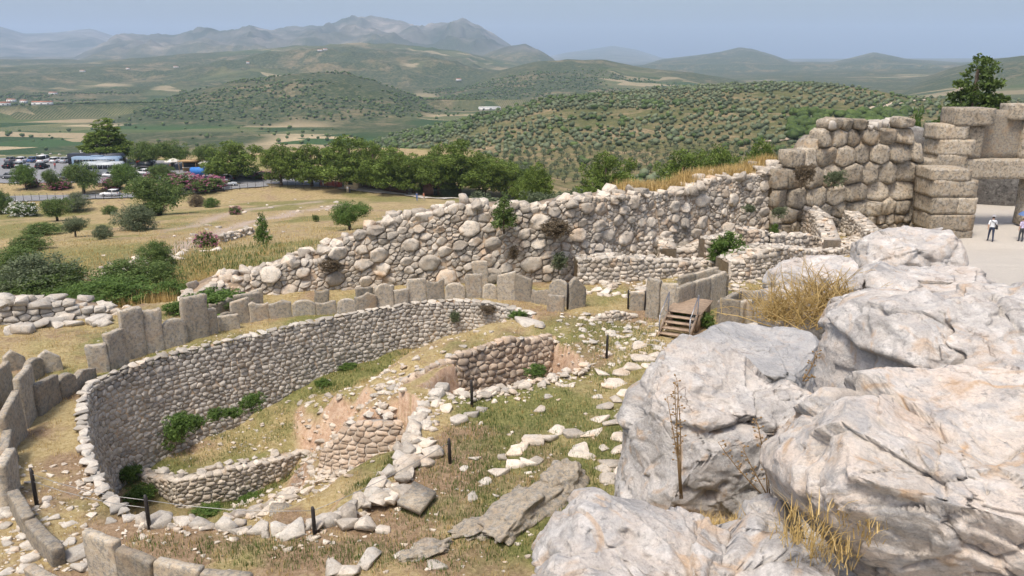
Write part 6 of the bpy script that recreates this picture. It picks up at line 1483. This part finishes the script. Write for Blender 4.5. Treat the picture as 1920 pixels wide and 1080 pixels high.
for q in [('white hatchback driving on the narrow road', 208, 369, 3.1, 'white', 'hatch'), ('silver hatchback on the road beside the pink oleander hedge', 428, 350, .35, 'silver', 'hatch'), ('pale car parked under the dark pine', 455, 333, 2.9, 'silver', 'van'), ('dark car in front of the truck near the silver hatchback', 422, 341, 2.6, 'grey', 'saloon'),
          ('black saloon at the front of the lot, left of the others', 20, 316, R90, 'black', 'saloon'), ('dark green-black car parked behind the black saloon', 23, 305, R90, 'grey', 'saloon'), ('white car beside the dark one in the back row', 44, 305, R90, 'white', 'hatch'), ('silver car half hidden by the bright tree', 42, 315, R90, 'silver', 'hatch'), ('blue car in the back row', 64, 305, R90, 'blue', 'saloon'), ('white van in the back row', 84, 306, R90, 'white', 'van'), ('black car in front of the white van', 80, 317, R90, 'black', 'hatch'), ('white car between the van and the silver car', 106, 306, R90, 'white', 'hatch'), ('silver car last in the back row, by the rocks', 125, 306, R90, 'silver', 'saloon'),
          ('red car behind the coaches', 267, 307, R90, 'red', 'hatch'), ('white car beside the red one', 281, 308, R90, 'white', 'hatch'), ('black van beside the bright tree', 271, 319, 2.8, 'black', 'van'), ('white car in front of the black van', 268, 329, 2.8, 'white', 'hatch'), ('white car beside the silver coach', 208, 334, 2.7, 'white', 'hatch'), ('silver car behind the pink oleander', 228, 343, 2.7, 'silver', 'hatch'), ('dark car at the lower edge of the lot by the bright tree', 22, 336, 0.1, 'grey', 'saloon'), ('dark car behind the dusky oleander', 125, 337, .1, 'grey', 'saloon')]:
    car(*q)
def coach(label, px, py, rz, col, L=12.0):
    p = hit(px, py); root = empty('coach', tuple(p+Vector((0, 0, .16))), rz, label=label, cat='bus'); h = 3.5; w = 2.5; hl = L/2
    mb = MB(); mb.prism([(-hl, .4), (-hl, h-.1), (-hl+.2, h), (hl-.5, h), (hl-.1, h-.5), (hl, 1.2), (hl-.05, .4)], (1, 0, 0), (0, 0, 1), (0, 0, 0), (0, 1, 0), -w/2, w/2); mb.build('body', PAINT[col], root)
    for s in (-1, 1):
        for k in range(7):
            x0 = -hl+.5+k*(L-1.6)/7; g = MB(); g.box((x0+(L-1.6)/14, s*(w/2+.006), 2.3), ((L-1.6)/7-.08, .03, 1.05)); g.build('window', M['glass'], root)
    g = MB(); g.box((hl-.03, 0, 2.1), (.14, w-.2, 1.6)); g.build('windscreen', M['glass'], root); g = MB(); g.box((-hl-.01, 0, 2.5), (.04, w-.4, .9)); g.build('rear_window', M['glass'], root)
    g = MB(); g.box((0, 0, h+.12), (3.0, 1.6, .22)); g.build('roof_unit', PAINT[col], root)
    add_wheels(root, (-hl+2.6, hl-2.4), w/2, .5, .3); return root
coach('long black coach, the rear one of three', 184, 314, .02, 'coach', 14); coach('blue grey coach between the black and silver ones', 186, 320, .05, 'bluecoach'); coach('silver coach nearest the oleanders', 196, 331, .12, 'silvercoach', 10)
p = hit(176, 300); root = empty('motorhome', tuple(p+Vector((0, 0, .16))), .05, label='white motorhome parked behind the coaches', cat='motorhome')
mb = MB(); mb.prism([(-3, .4), (-3, 3.0), (2.2, 3.0), (2.6, 2.6), (2.0, 2.1), (2.6, 1.3), (3.2, 1.1), (3.2, .4)], (1, 0, 0), (0, 0, 1), (0, 0, 0), (0, 1, 0), -1.1, 1.1); mb.build('body', PAINT['white'], root)
for x_ in (-1.6, .6):
    for s in (-1, 1): mb = MB(); mb.box((x_, s*1.11, 2.0), (1.0, .04, .6)); mb.build('window', M['glass'], root)
mb = MB(); mb.box((2.35, 0, 1.7), (.5, 1.9, .6)); mb.build('windscreen', M['glass'], root); add_wheels(root, (-1.9, 2.1), 1.1, .34)
# kiosk, parasols, tarpaulin
M['cream'] = plain('cream_render', (.62, .52, .38), .9, var=.06); M['tile'] = plain('red_roof_tile', (.36, .15, .09), .85, var=.2); M['canvas'] = plain('pale_canvas', (.70, .66, .58), .9, var=.05); M['tarp'] = plain('blue_tarpaulin', (.04, .17, .48), .6); M['kiosk'] = plain('kiosk_timber', (.36, .24, .12), .8, var=.15)
p = hit(360, 321); k_ = empty('drinks_kiosk', tuple(p), .0, label='brown timber drinks kiosk between two parasols', cat='kiosk')
mb = MB(); mb.box((0, .6, 1.4), (4.2, 2.4, 2.8)); mb.build('wall', M['kiosk'], k_); mb = MB(); mb.box((0, -.9, 2.85), (4.8, 4.0, .18)); mb.build('roof', M['kiosk'], k_); mb = MB(); mb.box((0, -.62, 1.7), (3.6, .05, 1.1)); mb.build('hatch', M['glass'], k_); mb = MB(); mb.box((0, -.9, 1.05), (4.0, .6, .1)); mb.build('counter', M['canvas'], k_)
for s in (-1, 1): mb = MB(); mb.tube([(s*2.2, -2.6, 0), (s*2.2, -2.6, 2.8)], .07, 6); mb.build('roof_post', M['kiosk'], k_)
for px, py, l in [(326, 319, 'cream parasol left of the kiosk'), (390, 323, 'cream parasol right of the kiosk')]:
    p = hit(px, py); r_ = empty('parasol', tuple(p), label=l, cat='parasol'); mb = MB(); mb.tube([(0, 0, 0), (0, 0, 3.0)], .05, 6); mb.build('pole', M['steel'], r_)
    mb = MB(); V = [(0, 0, 3.15)]+[(2.4*math.cos(t), 2.4*math.sin(t), 2.45) for t in np.linspace(0, 6.283, 9)[:-1]]+[(2.4*math.cos(t), 2.4*math.sin(t), 2.25) for t in np.linspace(0, 6.283, 9)[:-1]]
    mb.add(V, [(0, 1+i, 1+(i+1) % 8) for i in range(8)]+[(1+i, 9+i, 9+(i+1) % 8, 1+(i+1) % 8) for i in range(8)]); mb.build('canopy', M['canvas'], r_)
p = hit(386, 334); tr_ = empty('market_truck', tuple(p+Vector((0, 0, .15))), .05, label='truck with bright blue tarpaulin behind the oleander hedge', cat='truck')
mb = MB(); mb.prism([(-1.15, .8), (-1.15, 2.35), (0, 2.6), (1.15, 2.35), (1.15, .8)], (0, 1, 0), (0, 0, 1), (0, 0, 0), (1, 0, 0), -3.4, 2.4); mb.build('tarpaulin', M['tarp'], tr_); mb = MB(); mb.box((3.2, 0, 1.3), (1.4, 2.0, 1.9)); mb.build('cab', PAINT['white'], tr_); mb = MB(); mb.box((3.6, 0, 1.75), (.72, 2.02, .6)); mb.build('windscreen', M['glass'], tr_); add_wheels(tr_, (-1.6, 3.0), 1.05, .4)
# ticket booth and gatehouse
p = hit(663, 354); tb = empty('ticket_booth', tuple(p), -.35, label='small cream ticket booth with sloping red tile roof', cat='building')
mb = MB(); mb.prism([(-1.6, 0), (-1.6, 2.9), (1.6, 3.9), (1.6, 0)], (1, 0, 0), (0, 0, 1), (0, 0, 0), (0, 1, 0), -1.6, 1.6); mb.build('wall', M['cream'], tb)
mb = MB(); mb.prism([(-2.0, 2.85), (-2.0, 3.03), (1.95, 4.25), (1.95, 4.07)], (1, 0, 0), (0, 0, 1), (0, 0, 0), (0, 1, 0), -1.95, 1.95); mb.build('roof', M['tile'], tb)
mb = MB(); mb.box((.2, -1.62, 1.6), (1.2, .06, 1.0)); w_ = mb.build('window', M['glass'], tb); mb = MB(); mb.box((.2, -1.9, 2.25), (1.5, .6, .06)); mb.build('awning', M['canvas'], tb); mb = MB(); mb.box((.2, -1.68, 1.05), (1.4, .14, .08)); mb.build('sill', M['canvas'], tb)
p = hit(812, 366); gb_ = empty('gatehouse', tuple(p), -.1, label='dark brown timber gatehouse under the pines', cat='building')
mb = MB(); mb.box((0, 0, 1.3), (4.2, 2.2, 2.6)); mb.build('wall', M['brown'], gb_); mb = MB(); mb.box((0, 0, 2.72), (5.0, 3.0, .2)); mb.build('roof', M['brown'], gb_); mb = MB(); mb.box((.8, -1.12, 1.0), (.9, .06, 2.0)); mb.build('door', M['glass'], gb_)
# far buildings
M['whitewash'] = plain('whitewash', (.70, .68, .64), .9, var=.04)
def house(label, px, py, w, d, h, mat='whitewash', flat=False):
    p = hit(px, py); r_ = empty('farmhouse' if not flat else 'warehouse', tuple(p-Vector((0, 0, .5))), rng.uniform(-.4, .4), label=label, cat='building')
    mb = MB(); mb.box((0, 0, h/2), (w, d, h)); mb.build('wall', M[mat], r_)
    mb = MB(); mb.prism([(-d/2-.3, h), (0, h+d*(.05 if flat else .22)), (d/2+.3, h)], (0, 1, 0), (0, 0, 1), (0, 0, 0), (1, 0, 0), -w/2-.3, w/2+.3); mb.build('roof', M['whitewash' if flat else 'tile'], r_)
    for k in range(3): mb = MB(); mb.box((-w/3+k*w/3, -d/2-.02, h*.5), (w*.1, .06, h*.35)); mb.build('window', M['glass'], r_)
house('long white warehouse in the valley behind the olive hill', 918, 207, 42, 14, 7, flat=True)
for i, (px, py, l) in enumerate([(22, 192, 'white farmhouse highest of the hamlet at the left edge of the plain'), (45, 194, 'white farmhouse in the middle of the plain hamlet'), (80, 198, 'wide pale farm shed of the plain hamlet'), (8, 204, 'white farmhouse lowest of the plain hamlet'), (100, 178, 'white house above the plain hamlet'), (465, 120, 'white villa on the broad back hill'), (610, 95, 'pale village house near the top of the broad back hill'), (600, 98, 'second pale village house near the top of the back hill'), (330, 128, 'white house on the left shoulder of the back hill'), (155, 135, 'white house among the far left fields'), (860, 152, 'pale house on the slope under the rocky peak'), (240, 131, 'pale house low on the back hill')]):
    house(l, px, py, rng.uniform(12, 22) if i != 2 else 34, 9, rng.uniform(5, 7))
# ---- people
def person_mesh(stride=.18, arm=.12, h=1.72, seed=0, bent=0.0, armf=0.0):
    """one continuous figure grown over a skeleton"""
    k = h/1.72; P = {}
    def v(n, x_, y_, z_, r): P[n] = (Vector((x_, y_, z_))*k, r*k)
    v('pel', 0, 0, .95, .14); v('wst', 0, 0, 1.08, .125); v('chs', 0, .01, 1.28, .15); v('nck', 0, 0, 1.46, .055); v('hd0', 0, .01, 1.55, .085); v('hd1', 0, .015, 1.66, .082)
    for s, d in ((-1, stride), (1, -stride)):
        n = 'L' if s < 0 else 'R'
        v(n+'hip', s*.095, 0, .88, .095); v(n+'kne', s*.10, d*.55+.03, .50, .062); v(n+'ank', s*.10, d, .09, .045); v(n+'toe', s*.115, d+.15, .035, .038)
        v(n+'sho', s*.185, 0, 1.40, .062); v(n+'elb', s*.25, -d*.4-.02+armf*.4, 1.13, .045); v(n+'wri', s*.25, -d*.7+.06+armf, .90+armf*.4, .033); v(n+'hnd', s*.245, -d*.8+.08+armf, .80+armf*.4, .036)
    E_ = [('pel', 'wst'), ('wst', 'chs'), ('chs', 'nck'), ('nck', 'hd0'), ('hd0', 'hd1')]
    for n in 'LR': E_ += [('pel', n+'hip'), (n+'hip', n+'kne'), (n+'kne', n+'ank'), (n+'ank', n+'toe'), ('chs', n+'sho'), (n+'sho', n+'elb'), (n+'elb', n+'wri'), (n+'wri', n+'hnd')]
    names = list(P); me = bpy.data.meshes.new('figure'); me.from_pydata([P[n][0] for n in names], [(names.index(a), names.index(b)) for a, b in E_], [])
    o = bpy.data.objects.new('figure', me); COL.objects.link(o); md = o.modifiers.new('skin', 'SKIN'); md.use_smooth_shade = True
    for i, n in enumerate(names):
        sv = me.skin_vertices[0].data[i]; r = P[n][1]; sv.radius = (r, r*(.72 if n in ('pel', 'wst', 'chs') else 1)); sv.use_root = (n == 'pel')
    sb = o.modifiers.new('sub', 'SUBSURF'); sb.levels = 2; sb.render_levels = 2
    dg = bpy.context.evaluated_depsgraph_get(); out = bpy.data.meshes.new_from_object(o.evaluated_get(dg)); bpy.data.objects.remove(o); bpy.data.meshes.remove(me)
    for p_ in out.polygons:
        c = p_.center/k; m_ = 0
        if c.z < .10: m_ = 3
        elif c.z < .98 and abs(c.x) < .2: m_ = 1
        elif c.z < 1.45 and not (abs(c.x) > .2 and c.z < 1.16): m_ = 2
        elif c.z > 1.57 and (c.y < .045 or c.z > 1.68): m_ = 4
        p_.material_index = m_; p_.use_smooth = True
    out.name = 'person'
    return out
M['skin'] = plain('skin', (.50, .32, .23), .6, var=.04); M['hair'] = plain('dark_hair', (.03, .022, .018), .7); M['shoe'] = plain('dark_shoe', (.03, .03, .035), .7)
def cloth(n, c): return plain('cloth_'+n, c, .9, var=.08, scale=14)
CL = {k: cloth(k, c) for k, c in dict(white=(.66, .68, .70), navy=(.03, .04, .07), lilac=(.52, .46, .62), dark=(.06, .065, .07), blue=(.10, .16, .32), red=(.50, .06, .06), orange=(.60, .22, .12), grey=(.30, .30, .31), beige=(.5, .43, .33)).items()}
PM = [person_mesh(.16), person_mesh(.05), person_mesh(-.14)]
def person(label, p, rz, top, legs, v=0, group=None, h=1.0):
    me = PM[v].copy()
    for m_ in (M['skin'], CL[legs], CL[top], M['shoe'], M['hair']): me.materials.append(m_)
    o = obj('person', me, None, loc=tuple(p), rz=rz, label=label, cat='person', group=group); o.scale = (h, h, h); return o
pA = gz(1856, 454, 0); pA.z = hz(pA.x, pA.y); a = person('person in white shirt, dark trousers and sun hat walking through the gate', pA, -.25, 'white', 'navy', 0, h=1.02)
mb = MB(); mb.tube([(0, 0, 1.685), (0, 0, 1.70), (0, 0, 1.70), (0, 0, 1.79)], [.165, .16, .098, .075], 14); mb.build('sun_hat', CL['grey'], a, smooth=True)
bag = empty('shoulder_bag', tuple(pA), -.25, label='black bag hanging at the hip of the person in the gate', cat='bag')
mb = MB(); mb.box((.24, -.06, 1.0), (.10, .26, .26), 0, taper=.9); mb.build('pouch', M['shoe'], bag); mb = MB(); mb.tube([(.25, -.05, 1.1), (.10, -.145, 1.25), (-.12, -.10, 1.44), (-.13, .06, 1.44), (.08, .15, 1.25), (.25, .03, 1.1)], .016, 5); mb.build('strap', M['shoe'], bag)
pB = gz(1913, 453, 0); pB.z = hz(pB.x, pB.y); person('person in lilac top and dark trousers under a blue umbrella by the gate', pB, .2, 'lilac', 'dark', 1, h=.97)
um = empty('umbrella', tuple(pB+Vector((.22, .1, 0))), label='open blue umbrella held by the person in lilac', cat='umbrella'); mb = MB(); mb.tube([(0, 0, .85), (0, 0, 2.05)], .012, 6); mb.build('shaft', M['steel'], um)
mb = MB(); rings = [(0, 2.12), (.22, 2.07), (.42, 1.95), (.54, 1.80)]; V = [(0, 0, 2.12)]+[(r*math.cos(t), r*math.sin(t), z_) for r, z_ in rings[1:] for t in np.linspace(0, 6.2832, 11)[:-1]]
mb.add(V, [(0, 1+i, 1+(i+1) % 10) for i in range(10)]+[(1+j*10+i, 11+j*10+i, 11+j*10+(i+1) % 10, 1+j*10+(i+1) % 10) for j in range(2) for i in range(10)]); mb.build('canopy', CL['blue'], um)
for i, (px, py, t_, l_, lab) in enumerate([(562, 346, 'white', 'dark', 'distant visitor in white on the asphalt by the pines'), (568, 346, 'grey', 'navy', 'distant visitor in grey beside the one in white'), (600, 349, 'red', 'dark', 'distant visitor in red at the red barrier'), (606, 350, 'blue', 'white', 'distant visitor in blue at the red barrier'), (656, 363, 'dark', 'navy', 'distant visitor in dark clothes below the ticket booth'), (652, 363, 'white', 'beige', 'distant visitor in white below the ticket booth'), (782, 378, 'blue', 'blue', 'distant visitor in blue on the bare slope'), (795, 378, 'orange', 'beige', 'distant visitor in orange on the bare slope'), (776, 363, 'white', 'navy', 'distant visitor in white by the yellow conifer'), (104, 318, 'red', 'dark', 'distant person in red among the parked cars'), (394, 322, 'white', 'dark', 'distant customer under the right parasol'), (320, 320, 'orange', 'navy', 'distant customer under the left parasol')]):
    person(lab, hit(px, py)+Vector((0, 0, .12)), rng.uniform(0, 6.3), t_, l_, i % 3)
# rocks on the slope
for i in range(60):
    q = [(rng.uniform(420, 640), rng.uniform(372, 400)), (rng.uniform(260, 420), rng.uniform(420, 490)), (rng.uniform(190, 300), rng.uniform(470, 525)), (rng.uniform(430, 540), rng.uniform(398, 445))][i % 4]; p = hit(*q); s_ = rng.uniform(.3, .95)
    rock_obj('slope_rock', tuple(p), (s_*1.3, s_, s_*.6), rng.uniform(0, 6), 'lime', rng, sink=.45, label='pale rock lying on the dry slope between fence and wall', cat='rock', group='rocks on the dry slope')
lw = empty('terrace_wall', label='low dry stone terrace wall beside the magenta oleander', cat='wall')
for i in range(70):
    t = rng.random(); p = hit(415+60*t, 455-17*t); rock_obj('stone', (p.x, p.y+rng.uniform(-.3, .3), p.z+rng.choice([0, .3, .55])), (.6, .45, .34), rng.uniform(-.3, .3), 'lime', rng, lw, sink=.2)
p0 = hit(330, 288)
for i, (px, py, s_) in enumerate([(80, 292, 5), (95, 290, 4), (112, 291, 5), (128, 293, 4), (70, 290, 3), (140, 294, 3)]):
    p = hit(px, py); rock_obj('lot_rock', tuple(p), (s_, s_*.7, s_*.5), rng.uniform(0, 3), 'white', rng, label='pale rock outcrop at the back edge of the car park', cat='rock', group='outcrops behind the car park')
